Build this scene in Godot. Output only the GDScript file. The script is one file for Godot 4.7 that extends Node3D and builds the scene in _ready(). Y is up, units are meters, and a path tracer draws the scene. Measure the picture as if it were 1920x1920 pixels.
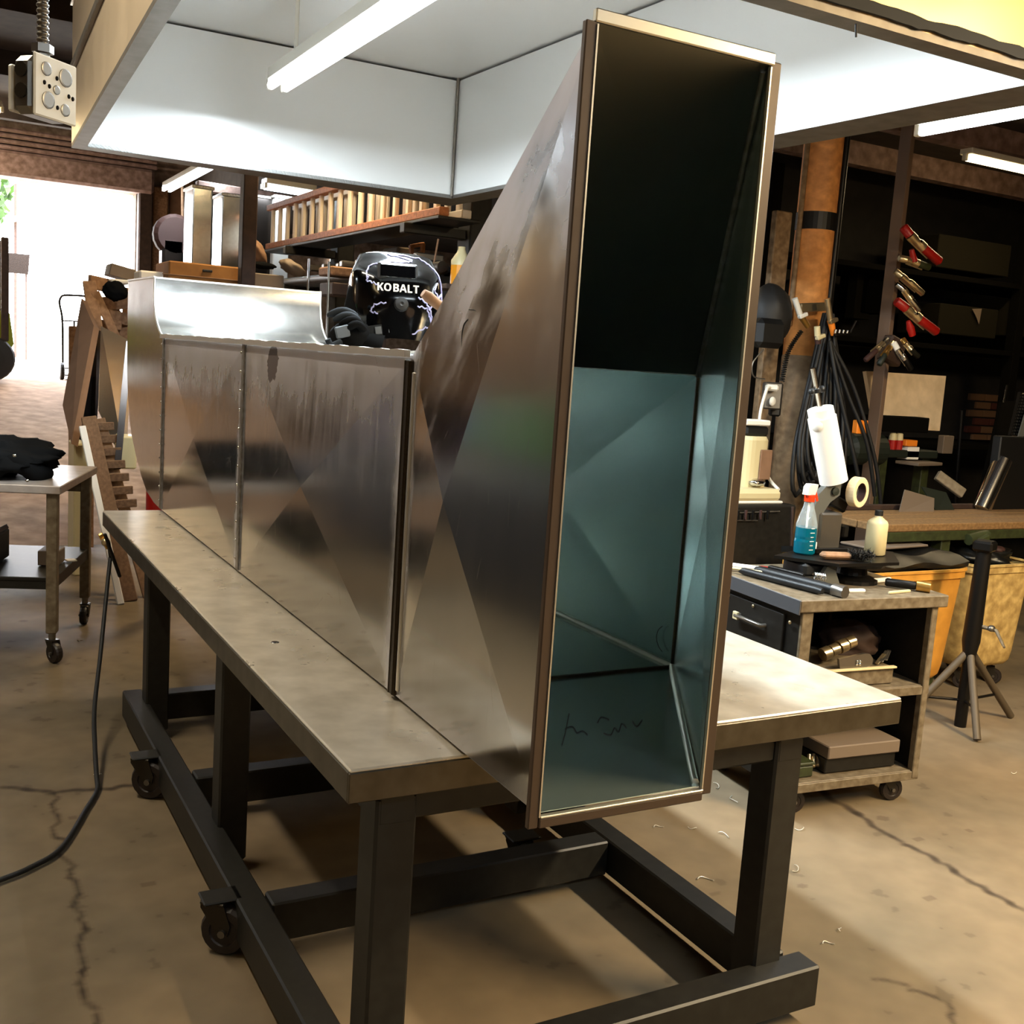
extends Node3D
# Sheet metal workshop: a galvanised duct elbow standing on a steel layout table under a stainless hood.

# ---------------------------------------------------------------- mesh builder
class Mb:
	var st := SurfaceTool.new()
	func _init():
		st.begin(Mesh.PRIMITIVE_TRIANGLES)
		st.set_smooth_group(-1)
	func tri(a: Vector3, b: Vector3, c: Vector3, g := -1):      # a, b, c counter-clockwise seen from outside
		st.set_smooth_group(g)
		st.add_vertex(a); st.add_vertex(c); st.add_vertex(b)
	func quad(a: Vector3, b: Vector3, c: Vector3, d: Vector3, g := -1):
		tri(a, b, c, g); tri(a, c, d, g)
	func uvquad(p: Array, uv: Array):
		for i in [0, 2, 1, 0, 3, 2]:
			st.set_smooth_group(-1); st.set_uv(uv[i]); st.add_vertex(p[i])
	func box(c: Vector3, s: Vector3, bs := Basis(), bev := 0.0):
		var h := s * 0.5
		var b := minf(bev, minf(h.x, minf(h.y, h.z)) * 0.9)
		if b <= 0.0:
			var p := []
			for i in 8:
				p.append(c + bs * Vector3(h.x if i & 1 else -h.x, h.y if i & 2 else -h.y, h.z if i & 4 else -h.z))
			quad(p[0], p[2], p[3], p[1]); quad(p[4], p[5], p[7], p[6])
			quad(p[0], p[1], p[5], p[4]); quad(p[2], p[6], p[7], p[3])
			quad(p[0], p[4], p[6], p[2]); quad(p[1], p[3], p[7], p[5])
			return
		var q := func(x: int, y: int, z: int, ax: int) -> Vector3:
			var v := Vector3(x * (h.x - b), y * (h.y - b), z * (h.z - b))
			v[ax] += b * [x, y, z][ax]
			return c + bs * v
		for ax in 3:
			var u := (ax + 1) % 3
			var w := (ax + 2) % 3
			for s1 in [-1, 1]:
				var ps := []
				for k in [[-1, -1], [1, -1], [1, 1], [-1, 1]]:
					var t := [0, 0, 0]
					t[ax] = s1; t[u] = k[0]; t[w] = k[1]
					ps.append(q.call(t[0], t[1], t[2], ax))
				if s1 > 0: quad(ps[0], ps[1], ps[2], ps[3])
				else: quad(ps[3], ps[2], ps[1], ps[0])
			for s1 in [-1, 1]:
				for s2 in [-1, 1]:
					var e := []
					for k in [[-1, u], [1, u], [1, w], [-1, w]]:
						var t := [0, 0, 0]
						t[ax] = k[0]; t[u] = s1; t[w] = s2
						e.append(q.call(t[0], t[1], t[2], k[1]))
					if s1 * s2 > 0: quad(e[3], e[2], e[1], e[0])
					else: quad(e[0], e[1], e[2], e[3])
		for i in 8:
			var x := 1 if i & 1 else -1
			var y := 1 if i & 2 else -1
			var z := 1 if i & 4 else -1
			var a: Vector3 = q.call(x, y, z, 0)
			var d: Vector3 = q.call(x, y, z, 1)
			var e: Vector3 = q.call(x, y, z, 2)
			if x * y * z > 0: tri(a, d, e)
			else: tri(a, e, d)
	func bar(a: Vector3, b: Vector3, w: float, h: float, up := Vector3.UP, bev := 0.0):   # a box from a to b
		var z := (b - a).normalized()
		var x := up.cross(z)
		if x.length() < 0.01: x = Vector3.RIGHT.cross(z)
		x = x.normalized()
		box((a + b) * 0.5, Vector3(w, h, (b - a).length()), Basis(x, z.cross(x), z), bev)
	func tube(pts: Array, r, n := 10, caps := true):           # r: a radius, or one per point
		var rings := []
		var side := Vector3.ZERO
		for i in pts.size():
			var t: Vector3 = (pts[mini(i + 1, pts.size() - 1)] - pts[maxi(i - 1, 0)]).normalized()
			if i == 0:
				side = t.cross(Vector3.UP if absf(t.y) < 0.9 else Vector3.RIGHT).normalized()
			else:
				side = (side - t * side.dot(t)).normalized()
			var o := t.cross(side)
			var ring := []
			var rr: float = r[i] if r is Array else r
			for k in n:
				var ang := TAU * k / n
				ring.append(pts[i] + (side * cos(ang) + o * sin(ang)) * rr)
			rings.append(ring)
		for i in rings.size() - 1:
			for k in n:
				var k2 := (k + 1) % n
				quad(rings[i][k], rings[i][k2], rings[i + 1][k2], rings[i + 1][k], 1)
		if caps:
			for k in range(1, n - 1):
				tri(rings[0][0], rings[0][k + 1], rings[0][k])
				tri(rings[-1][0], rings[-1][k], rings[-1][k + 1])
	func lathe(prof: Array, xf := Transform3D(), n := 20, g := 1, sq := 1.0):     # prof: Vector2(radius, height), bottom to top; sq < 1 squares the round
		var ring := func(p: Vector2) -> Array:
			var out := []
			for k in n:
				var a := TAU * k / n
				var d := Vector2(cos(a), sin(a))
				if sq < 1.0: d = Vector2(signf(d.x) * pow(absf(d.x), sq), signf(d.y) * pow(absf(d.y), sq))
				out.append(xf * Vector3(p.x * d.x, p.y, -p.x * d.y))
			return out
		var last: Array = ring.call(prof[0])
		for i in range(1, prof.size()):
			var now: Array = ring.call(prof[i])
			var flat: bool = g < 0
			for k in n:
				var k2 := (k + 1) % n
				if prof[i - 1].x > 1e-5: tri(last[k], last[k2], now[k2], -1 if flat else g + i % 2 * 0)
				if prof[i].x > 1e-5: tri(last[k], now[k2], now[k], -1 if flat else g)
			last = now
	func prism(poly: Array, depth: float, xf := Transform3D()):      # poly counter-clockwise in x, y; from z = 0 back to z = -depth
		var pp := PackedVector2Array(poly)
		if Geometry2D.is_polygon_clockwise(pp): pp.reverse()
		var idx := Geometry2D.triangulate_polygon(pp)
		for i in range(0, idx.size(), 3):
			var a := pp[idx[i]]
			var b := pp[idx[i + 1]]
			var c := pp[idx[i + 2]]
			if (b - a).cross(c - a) < 0.0:
				var t := b; b = c; c = t
			tri(xf * Vector3(a.x, a.y, 0), xf * Vector3(b.x, b.y, 0), xf * Vector3(c.x, c.y, 0))
			tri(xf * Vector3(a.x, a.y, -depth), xf * Vector3(c.x, c.y, -depth), xf * Vector3(b.x, b.y, -depth))
		for i in pp.size():
			var a := pp[i]
			var b := pp[(i + 1) % pp.size()]
			quad(xf * Vector3(a.x, a.y, -depth), xf * Vector3(b.x, b.y, -depth), xf * Vector3(b.x, b.y, 0), xf * Vector3(a.x, a.y, 0))
	func blob(c: Vector3, r: Vector3, bs := Basis(), amp := 0.0, freq := 4.0, sd := 1, nu := 20, nv := 12, pw := 1.0):
		var nz := FastNoiseLite.new()
		nz.seed = sd; nz.frequency = freq
		var grid := []
		for j in nv + 1:
			var row := []
			var th := PI * j / nv
			for i in nu:
				var ph := TAU * i / nu
				var d := Vector3(sin(th) * cos(ph), cos(th), -sin(th) * sin(ph))
				if pw < 1.0: d = Vector3(signf(d.x) * pow(absf(d.x), pw), signf(d.y) * pow(absf(d.y), pw), signf(d.z) * pow(absf(d.z), pw))
				row.append(c + bs * (r * d * (1.0 + amp * nz.get_noise_3dv(d))))
			grid.append(row)
		for j in nv:
			for i in nu:
				var i2 := (i + 1) % nu
				if j > 0: tri(grid[j][i], grid[j + 1][i2], grid[j][i2], 1)
				if j < nv - 1: tri(grid[j][i], grid[j + 1][i], grid[j + 1][i2], 1)
	func sheet(grid: Array, thick: float, g := 1):                # a curved sheet with two faces and edges; grid[j][i]
		var nj := grid.size()
		var ni: int = grid[0].size()
		var back := []
		for j in nj:
			var row := []
			for i in ni:
				var du: Vector3 = grid[j][mini(i + 1, ni - 1)] - grid[j][maxi(i - 1, 0)]
				var dv: Vector3 = grid[mini(j + 1, nj - 1)][i] - grid[maxi(j - 1, 0)][i]
				row.append(grid[j][i] - du.cross(dv).normalized() * thick)
			back.append(row)
		for j in nj - 1:
			for i in ni - 1:
				quad(grid[j][i], grid[j][i + 1], grid[j + 1][i + 1], grid[j + 1][i], g)
				quad(back[j][i], back[j + 1][i], back[j + 1][i + 1], back[j][i + 1], g + 1 if g >= 0 else -1)
		for i in ni - 1:
			quad(back[0][i], back[0][i + 1], grid[0][i + 1], grid[0][i])
			quad(grid[-1][i], grid[-1][i + 1], back[-1][i + 1], back[-1][i])
		for j in nj - 1:
			quad(grid[j][0], grid[j + 1][0], back[j + 1][0], back[j][0])
			quad(grid[j][-1], back[j][-1], back[j + 1][-1], grid[j + 1][-1])
	func mesh() -> ArrayMesh:
		st.generate_normals()
		return st.commit()

var M := {}
var names := {}

func numbered(n: String, parent: Node = self) -> String:
	var key := [parent.get_instance_id(), n]
	var k: int = names.get(key, 0)
	names[key] = k + 1
	return n if k == 0 else "%s_%03d" % [n, k]

func obj(called: String, b, m: Material, parent: Node = self) -> MeshInstance3D:
	var o := MeshInstance3D.new()
	o.name = numbered(called, parent)
	o.mesh = b.mesh() if b is Mb else b
	o.material_override = m
	parent.add_child(o, true)
	return o

func tag(o: Node, label: String, category := "", group := "") -> Node:
	o.set_meta("label", label)
	if category != "": o.set_meta("category", category)
	if group != "": o.set_meta("group", group)
	return o

func thing(called: String, label: String, category: String, at := Vector3.ZERO, turn := 0.0, group := "") -> Node3D:
	var o := Node3D.new()
	o.name = numbered(called)
	o.position = at
	o.rotation.y = turn
	add_child(o, true)
	tag(o, label, category, group)
	return o

func struct(called: String, b, m: Material, label := "") -> MeshInstance3D:
	var o := obj(called, b, m)
	o.set_meta("kind", "structure")
	if label != "": o.set_meta("label", label)
	return o

func copy_of(src: Node3D, label: String, group := "") -> Node3D:
	var r: Node3D = src.duplicate()
	r.name = numbered(String(src.name).trim_suffix("_001"))
	add_child(r, true)
	r.set_meta("label", label)
	if group != "": r.set_meta("group", group)
	return r

func spline(pts: Array, n: int) -> Array:
	var c := Curve3D.new()
	for i in pts.size():
		var t: Vector3 = (pts[mini(i + 1, pts.size() - 1)] - pts[maxi(i - 1, 0)]) / 6.0
		c.add_point(pts[i], -t, t)
	c.bake_interval = 0.01
	var out := []
	for i in n + 1: out.append(c.sample_baked(c.get_baked_length() * i / n))
	return out

# ---------------------------------------------------------------- materials
func noise_tex(freq: float, lo: float, hi: float, sd: int, a := Color.BLACK, b := Color.WHITE, oct := 4, stretch := 0.0) -> NoiseTexture2D:
	var n := FastNoiseLite.new()
	n.noise_type = FastNoiseLite.TYPE_SIMPLEX_SMOOTH
	n.frequency = freq; n.seed = sd; n.fractal_octaves = oct
	var t := NoiseTexture2D.new()
	t.width = 512; t.height = 512; t.seamless = true; t.noise = n
	var g := Gradient.new()
	g.set_color(0, a); g.set_color(1, b)
	g.set_offset(0, lo); g.set_offset(1, hi)
	t.color_ramp = g
	return t

func mk(key: String, c: Color, rough: float, metal := 0.0) -> StandardMaterial3D:
	var m := StandardMaterial3D.new()
	m.albedo_color = c; m.roughness = rough; m.metallic = metal
	M[key] = m
	return m

func tri_planar(m: StandardMaterial3D, scale: float, world := true):
	m.uv1_triplanar = true
	m.uv1_world_triplanar = world
	m.uv1_scale = Vector3.ONE * scale

func materials():
	var blot := noise_tex(0.012, 0.1, 0.9, 3, Color(0.86, 0.85, 0.83), Color(1, 1, 1))
	var dirt := noise_tex(0.02, 0.1, 0.9, 8, Color(0.7, 0.66, 0.6), Color(1, 1, 1), 5)
	var rgh := noise_tex(0.008, 0.05, 0.95, 5, Color(0.8, 0.8, 0.8), Color(1, 1, 1), 4)
	var grain := noise_tex(0.05, 0.1, 0.9, 12, Color(0.75, 0.71, 0.66), Color(1, 1, 1), 5)
	var galv := mk("galv", Color(0.78, 0.775, 0.76), 0.2, 1.0)
	galv.roughness_texture = rgh; galv.albedo_texture = noise_tex(0.03, 0.1, 0.9, 6, Color(0.93, 0.93, 0.93), Color(1, 1, 1)); tri_planar(galv, 1.3)
	mk("galv_shaded", Color(0.46, 0.46, 0.43), 0.3, 1.0)  # shade under the duct top put into a darker copy of the sheet
	var inner := mk("galv_inner", Color(0.82, 0.9, 0.89), 0.2, 0.9)  # cool light inside the duct is put into this tint
	var seam := mk("seam", Color(0.62, 0.61, 0.6), 0.42, 0.85)
	seam.albedo_texture = dirt; tri_planar(seam, 3.0)
	var brown := mk("cleat", Color(0.24, 0.2, 0.14), 0.42, 0.7)
	brown.albedo_texture = grain; tri_planar(brown, 4.0)
	var flange := mk("flange", Color(0.3, 0.24, 0.19), 0.45, 0.3)
	flange.roughness_texture = rgh; tri_planar(flange, 3.0)
	mk("bright_edge", Color(0.85, 0.83, 0.78), 0.35, 0.9)
	var top := mk("table_top", Color(0.9, 0.86, 0.79), 0.33, 0.45)
	top.roughness_texture = rgh; top.albedo_texture = blot; tri_planar(top, 1.2)
	var edge := mk("table_edge", Color(0.42, 0.4, 0.36), 0.42, 1.0)
	edge.albedo_texture = blot; tri_planar(edge, 2.0)
	var frame := mk("frame", Color(0.11, 0.105, 0.085), 0.5, 0.0)
	frame.albedo_texture = dirt; tri_planar(frame, 2.0)
	mk("rubber", Color(0.06, 0.055, 0.05), 0.6)
	mk("wheel", Color(0.13, 0.095, 0.075), 0.5)
	mk("caster_metal", Color(0.25, 0.23, 0.2), 0.4, 0.8)
	mk("black", Color(0.02, 0.02, 0.02), 0.5)
	mk("black_gloss", Color(0.012, 0.012, 0.016), 0.12)
	mk("cloth_black", Color(0.07, 0.07, 0.07), 0.95).metallic_specular = 0.1
	mk("cloth_grey", Color(0.15, 0.16, 0.17), 0.9).metallic_specular = 0.2
	mk("patch_grey", Color(0.34, 0.36, 0.38), 0.8)
	var hood := mk("hood", Color(0.88, 0.88, 0.87), 0.42, 0.3)
	hood.roughness_texture = rgh; tri_planar(hood, 0.8)
	var hout := mk("hood_outer", Color(0.78, 0.64, 0.44), 0.42, 0.6)
	hout.roughness_texture = rgh; tri_planar(hout, 0.8)
	var lip := mk("hood_lip", Color(0.5, 0.47, 0.43), 0.5, 0.6)
	lip.albedo_texture = blot; tri_planar(lip, 1.5)
	mk("dark_gap", Color(0.08, 0.07, 0.06), 0.7)
	var wallm := mk("plaster", Color(0.62, 0.54, 0.48), 0.9)
	wallm.albedo_texture = dirt; tri_planar(wallm, 0.6)
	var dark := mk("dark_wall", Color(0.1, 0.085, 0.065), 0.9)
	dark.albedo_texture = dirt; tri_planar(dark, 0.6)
	var ceil := mk("ceiling", Color(0.2, 0.155, 0.125), 0.9)
	ceil.albedo_texture = dirt; tri_planar(ceil, 0.5)
	var beam := mk("beam", Color(0.6, 0.5, 0.48), 0.7)
	beam.albedo_texture = dirt; tri_planar(beam, 0.8)
	var post := mk("post", Color(0.24, 0.16, 0.12), 0.7)
	post.albedo_texture = dirt; tri_planar(post, 1.0)
	var pale := mk("hood_outer_lit", Color(0.86, 0.78, 0.66), 0.42, 0.4)  # paler copy of the hood skin, its lit side put into the colour
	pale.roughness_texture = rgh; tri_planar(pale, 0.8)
	mk("post_light", Color(0.4, 0.31, 0.24), 0.7)
	var pbd := mk("pale_board", Color(0.9, 0.8, 0.66), 0.8)
	pbd.albedo_texture = blot; tri_planar(pbd, 1.0)
	mk("blue_paint", Color(0.4, 0.42, 0.9), 0.5)
	mk("green_bright", Color(0.35, 0.55, 0.3), 0.5)
	var column := mk("column_paint", Color(0.95, 0.66, 0.38), 0.55)
	column.albedo_texture = dirt; tri_planar(column, 1.2)
	var plas := mk("column_base", Color(0.55, 0.45, 0.33), 0.7)
	plas.albedo_texture = dirt; tri_planar(plas, 1.6)
	var ply := mk("wood", Color(0.6, 0.45, 0.32), 0.75)
	ply.albedo_texture = grain; tri_planar(ply, 1.0)
	var board := mk("board", Color(0.5, 0.37, 0.27), 0.8)
	board.albedo_texture = blot; tri_planar(board, 1.0)
	var lad := mk("ladder_wood", Color(0.78, 0.5, 0.3), 0.6)
	lad.albedo_texture = grain; tri_planar(lad, 1.0)
	mk("rung", Color(0.85, 0.82, 0.78), 0.45, 0.0)
	mk("rung_warm", Color(0.96, 0.9, 0.82), 0.55, 0.0)
	var card := mk("cardboard", Color(0.62, 0.42, 0.2), 0.85)
	card.albedo_texture = blot; tri_planar(card, 1.0)
	mk("sheet_dark", Color(0.22, 0.2, 0.19), 0.25, 0.9)
	mk("sheet_light", Color(0.6, 0.6, 0.6), 0.25, 1.0)
	mk("chrome", Color(0.85, 0.85, 0.84), 0.15, 1.0)
	mk("steel", Color(0.5, 0.48, 0.45), 0.35, 0.9)
	mk("steel_dark", Color(0.14, 0.13, 0.12), 0.4, 0.8)
	mk("brass", Color(0.75, 0.58, 0.3), 0.3, 0.9)
	mk("nickel", Color(0.78, 0.7, 0.55), 0.28, 0.9)
	mk("red", Color(0.62, 0.07, 0.04), 0.4)
	mk("orange", Color(0.95, 0.22, 0.04), 0.4)
	mk("amber", Color(0.9, 0.5, 0.12), 0.5)
	mk("white", Color(0.85, 0.83, 0.78), 0.5)
	mk("paper", Color(0.9, 0.88, 0.84), 0.7)
	mk("tape", Color(0.85, 0.76, 0.6), 0.6)
	mk("cream", Color(0.78, 0.72, 0.55), 0.45)
	mk("grey_paint", Color(0.33, 0.33, 0.31), 0.45)
	mk("grey_box", Color(0.42, 0.36, 0.3), 0.7)
	var gp := mk("green_paint", Color(0.2, 0.23, 0.1), 0.55)
	gp.albedo_texture = dirt; tri_planar(gp, 2.0)
	mk("green_dark", Color(0.07, 0.1, 0.06), 0.6)
	var bw := mk("bench_wood", Color(0.55, 0.42, 0.26), 0.65)
	bw.albedo_texture = grain; tri_planar(bw, 1.5)
	var by := mk("bin_yellow", Color(0.85, 0.6, 0.24), 0.5)
	by.albedo_texture = blot; tri_planar(by, 1.2)
	var bc := mk("bin_cream", Color(0.86, 0.73, 0.46), 0.55)
	bc.albedo_texture = dirt; tri_planar(bc, 1.2)
	mk("lid_black", Color(0.045, 0.045, 0.04), 0.4)
	var cart := mk("cart", Color(0.5, 0.45, 0.37), 0.5, 0.1)
	cart.albedo_texture = dirt; tri_planar(cart, 2.0)
	var cartd := mk("cart_dark", Color(0.12, 0.11, 0.09), 0.5, 0.3)
	cartd.albedo_texture = dirt; tri_planar(cartd, 2.0)
	mk("cart_strip", Color(0.36, 0.36, 0.37), 0.5, 0.6)
	mk("lime", Color(0.55, 0.6, 0.05), 0.5)
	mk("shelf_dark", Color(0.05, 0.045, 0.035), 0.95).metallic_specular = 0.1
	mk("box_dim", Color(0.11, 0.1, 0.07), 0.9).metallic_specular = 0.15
	mk("ink", Color(0.03, 0.03, 0.035), 0.7)
	mk("bolt_glow", Color(0.72, 0.72, 0.92), 0.4)
	mk("cord", Color(0.045, 0.04, 0.035), 0.6)
	mk("shaving", Color(0.85, 0.82, 0.75), 0.3, 0.6)
	var conc := mk("concrete_out", Color(0.8, 0.78, 0.74), 0.9)
	conc.albedo_texture = blot; tri_planar(conc, 0.3)
	var ramp := mk("ramp", Color(0.7, 0.57, 0.45), 0.9)
	ramp.albedo_texture = dirt; tri_planar(ramp, 0.35)
	var lf := mk("leaf", Color(0.16, 0.24, 0.12), 0.7)
	lf.backlight_enabled = true; lf.backlight = Color(0.2, 0.3, 0.1)
	mk("brick_red", Color(0.3, 0.13, 0.08), 0.9)
	mk("brick_pale", Color(0.42, 0.3, 0.2), 0.9)
	mk("mortar", Color(0.2, 0.17, 0.13), 0.95)
	var fl := mk("clear_plastic", Color(0.9, 0.95, 0.95, 0.18), 0.08)
	fl.transparency = BaseMaterial3D.TRANSPARENCY_ALPHA
	mk("blue_fluid", Color(0.0, 0.33, 0.4), 0.15)
	mk("amber_fluid", Color(0.85, 0.55, 0.12), 0.3)
	mk("red_brown", Color(0.2, 0.09, 0.06), 0.7)
	var oldw := mk("old_wood", Color(0.5, 0.38, 0.27), 0.85)
	oldw.albedo_texture = grain; tri_planar(oldw, 1.5)
	var small := mk("table_small", Color(0.72, 0.67, 0.63), 0.4, 0.5)
	small.albedo_texture = blot; tri_planar(small, 1.5)
	mk("stand_metal", Color(0.32, 0.27, 0.2), 0.6, 0.2)
	mk("blue", Color(0.12, 0.14, 0.45), 0.5)
	for k in [["tube_cool", Color(0.93, 0.97, 1.0), 16.0], ["tube_warm", Color(1.0, 0.87, 0.62), 14.0], ["daylight", Color(1, 0.98, 0.95), 6.0]]:
		var t := mk(k[0], Color(0.9, 0.9, 0.9), 0.5)
		t.emission_enabled = true; t.emission = k[1]; t.emission_energy_multiplier = k[2]

func _ready():
	# ------------------------------------------------ camera, sky, sun, area lights, exposure
	var cam := Camera3D.new()
	cam.name = "camera"
	cam.transform = Transform3D(Basis(Vector3(0.876989, 0.066679, 0.475861), Vector3(0.009342, 0.987772, -0.155626), Vector3(-0.480419, 0.140928, 0.865642)), Vector3(0, 1.6, 0))
	cam.fov = 50.8860
	cam.near = 0.05
	add_child(cam)
	cam.current = true
	var env := Environment.new()
	var sky := Sky.new()
	var sm := ProceduralSkyMaterial.new()
	sm.sky_top_color = Color(0.95, 0.96, 1.0)
	sm.sky_horizon_color = Color(1, 1, 1)
	sm.ground_horizon_color = Color(0.6, 0.58, 0.55)
	sm.ground_bottom_color = Color(0.4, 0.38, 0.35)
	sm.sky_energy_multiplier = 4.0
	sky.sky_material = sm
	env.background_mode = Environment.BG_SKY
	env.sky = sky
	env.tonemap_mode = Environment.TONE_MAPPER_LINEAR
	env.tonemap_exposure = 1.0
	env.sdfgi_enabled = true; env.ssao_enabled = true; env.ssil_enabled = true
	var we := WorldEnvironment.new()
	we.name = "world_environment"
	we.environment = env
	add_child(we)
	var sun := DirectionalLight3D.new()
	sun.name = "sun"
	sun.light_energy = 9.0
	sun.light_color = Color(1, 0.97, 0.92)
	sun.shadow_enabled = true
	sun.rotation_degrees = Vector3(-62, 20, 0)
	add_child(sun)
	materials()
	room()
	outdoors()
	hood()
	lamps()
	layout_table()
	duct()
	on_the_duct()
	work_table_with_jacket()
	far_things()
	ladder_rack()
	cart()
	bench_and_bins()
	column_things()
	dark_shelves()
	clamps()
	floor_bits()

func area(called: String, at: Vector3, size: Vector2, e: float, c: Color, rot := Vector3(-90, 0, 0)):
	var l := AreaLight3D.new()
	l.name = called
	l.area_size = size
	l.light_energy = e
	l.light_color = c
	l.position = at
	l.rotation_degrees = rot
	l.shadow_enabled = true
	l.set("area_range", 40.0)
	add_child(l, true)

func fixture(label: String, a: Vector3, b: Vector3, kind: String, e: float, group := "", tubes := 2, shade := "white"):
	# a strip fitting: tray, end sockets and tubes, with a light of the tubes' size under it
	var t := thing("strip_light", label, "light fixture", Vector3.ZERO, 0.0, group)
	var d := (b - a).normalized()
	var side := d.cross(Vector3.UP).normalized()
	var m := Mb.new()
	m.bar(a + Vector3(0, 0.055, 0), b + Vector3(0, 0.055, 0), 0.1 if tubes < 3 else 0.2, 0.06, Vector3.UP, 0.006)
	obj("tray", m, M[shade], t)
	for k in tubes:
		var off := side * (k - (tubes - 1) * 0.5) * 0.07
		var g := Mb.new()
		g.tube([a + off + d * 0.02, b + off - d * 0.02], 0.019, 12)
		obj("tube", g, M["tube_" + ("warm" if kind == "neutral" else kind)], t)
		for en in [a, b]:
			var s := Mb.new()
			s.box(en + off + Vector3(0, 0.008, 0), Vector3(0.03, 0.05, 0.03), Basis(), 0.004)
			obj("socket", s, M["white"], t)
	var flat := Vector2(d.x, d.z)
	area("strip_or_fill_glow", (a + b) * 0.5 - Vector3(0, 0.045, 0), Vector2(0.07 * tubes, (b - a).length()), e, {"cool": Color(0.9, 0.96, 1.0), "neutral": Color(1.0, 0.96, 0.88), "warm": Color(1.0, 0.89, 0.7)}[kind], Vector3(-90, rad_to_deg(atan2(flat.x, flat.y)), 0))

# ---------------------------------------------------------------- the building
func floor_texture() -> ImageTexture:
	# stained concrete with its cracks and saw joints, 12 m by 12 m from x = -4, z = -9
	var w := 1400
	var im := Image.create(w, w, false, Image.FORMAT_RGB8)
	var n1 := FastNoiseLite.new(); n1.seed = 4; n1.frequency = 0.006; n1.fractal_octaves = 5
	var n2 := FastNoiseLite.new(); n2.seed = 9; n2.frequency = 0.05; n2.fractal_octaves = 3
	var base := Color(0.46, 0.4, 0.315)
	for y in w:
		for x in w:
			var a := n1.get_noise_2d(x, y)
			var b := n2.get_noise_2d(x, y)
			var k := 0.97 + 0.16 * a + 0.07 * b
			if b < -0.55 and a < 0.0: k *= 0.9
			im.set_pixel(x, y, Color(base.r * k, base.g * (k - 0.03 * a), base.b * (k - 0.05 * a)))
	var px := func(v: Vector3) -> Vector2: return Vector2((v.x + 4.0) / 12.0 * w, (v.z + 9.0) / 12.0 * w)
	var rn := RandomNumberGenerator.new(); rn.seed = 5
	var lines := [[Vector3(0.2282, 0, -3.949), Vector3(0.3828, 0, -3.861), Vector3(0.528, 0, -3.834), Vector3(0.7419, 0, -3.81), 2.0],
		[Vector3(0.3828, 0, -3.861), Vector3(0.372, 0, -3.221), Vector3(0.333, 0, -2.501), Vector3(0.3154, 2.22e-16, -2.318), 1.2],
		[Vector3(3.052, 2.22e-16, -2.709), Vector3(3.026, 0, -2.458), Vector3(3.017, 0, -2.289), Vector3(2.997, 0, -1.948), 2.0],
		[Vector3(3.135, 0, -3.408), Vector3(3.08, 0, -3.022), Vector3(3.052, 2.22e-16, -2.709), Vector3(3.052, 2.22e-16, -2.709), 2.6],
		[Vector3(2.249, 0, -1.857), Vector3(2.312, 0, -1.804), Vector3(2.334, -2.22e-16, -1.717), Vector3(2.258, 0, -1.557), 1.0]]
	for l in lines:
		for i in 3:
			var a: Vector2 = px.call(l[i])
			var b: Vector2 = px.call(l[i + 1])
			var steps := int(a.distance_to(b)) * 2 + 1
			for s in steps:
				var q: Vector2 = a.lerp(b, float(s) / steps) + Vector2(n2.get_noise_2d(s * 0.4, i * 90.0), n2.get_noise_2d(s * 0.4 + 300.0, i * 50.0)) * 5.0
				var half := int(ceil(l[4]))
				for dy in range(-half, half + 1):
					for dx in range(-half, half + 1):
						var r := Vector2(dx, dy).length()
						var ix := int(q.x) + dx
						var iy := int(q.y) + dy
						if r <= l[4] and ix >= 0 and iy >= 0 and ix < w and iy < w:
							var c := im.get_pixel(ix, iy)
							im.set_pixel(ix, iy, c.lerp(Color(0.17, 0.14, 0.11), 0.2 * (1.0 - r / (l[4] + 0.5))))
	for k in 260:
		var c := Vector2(rn.randf() * w, rn.randf() * w)
		var r := rn.randf_range(0.8, 3.2)
		for dy in range(-4, 5):
			for dx in range(-4, 5):
				var ix := int(c.x) + dx
				var iy := int(c.y) + dy
				if Vector2(dx, dy * 1.4).length() < r and ix >= 0 and iy >= 0 and ix < w and iy < w:
					im.set_pixel(ix, iy, im.get_pixel(ix, iy).lerp(Color(0.25, 0.2, 0.16), 0.3))
	im.generate_mipmaps()
	return ImageTexture.create_from_image(im)

func slab(b: Mb, x0: float, x1: float, y0: float, y1: float, z0: float, z1: float):
	b.box(Vector3((x0 + x1) / 2, (y0 + y1) / 2, (z0 + z1) / 2), Vector3(absf(x1 - x0), absf(y1 - y0), absf(z1 - z0)))

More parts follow.
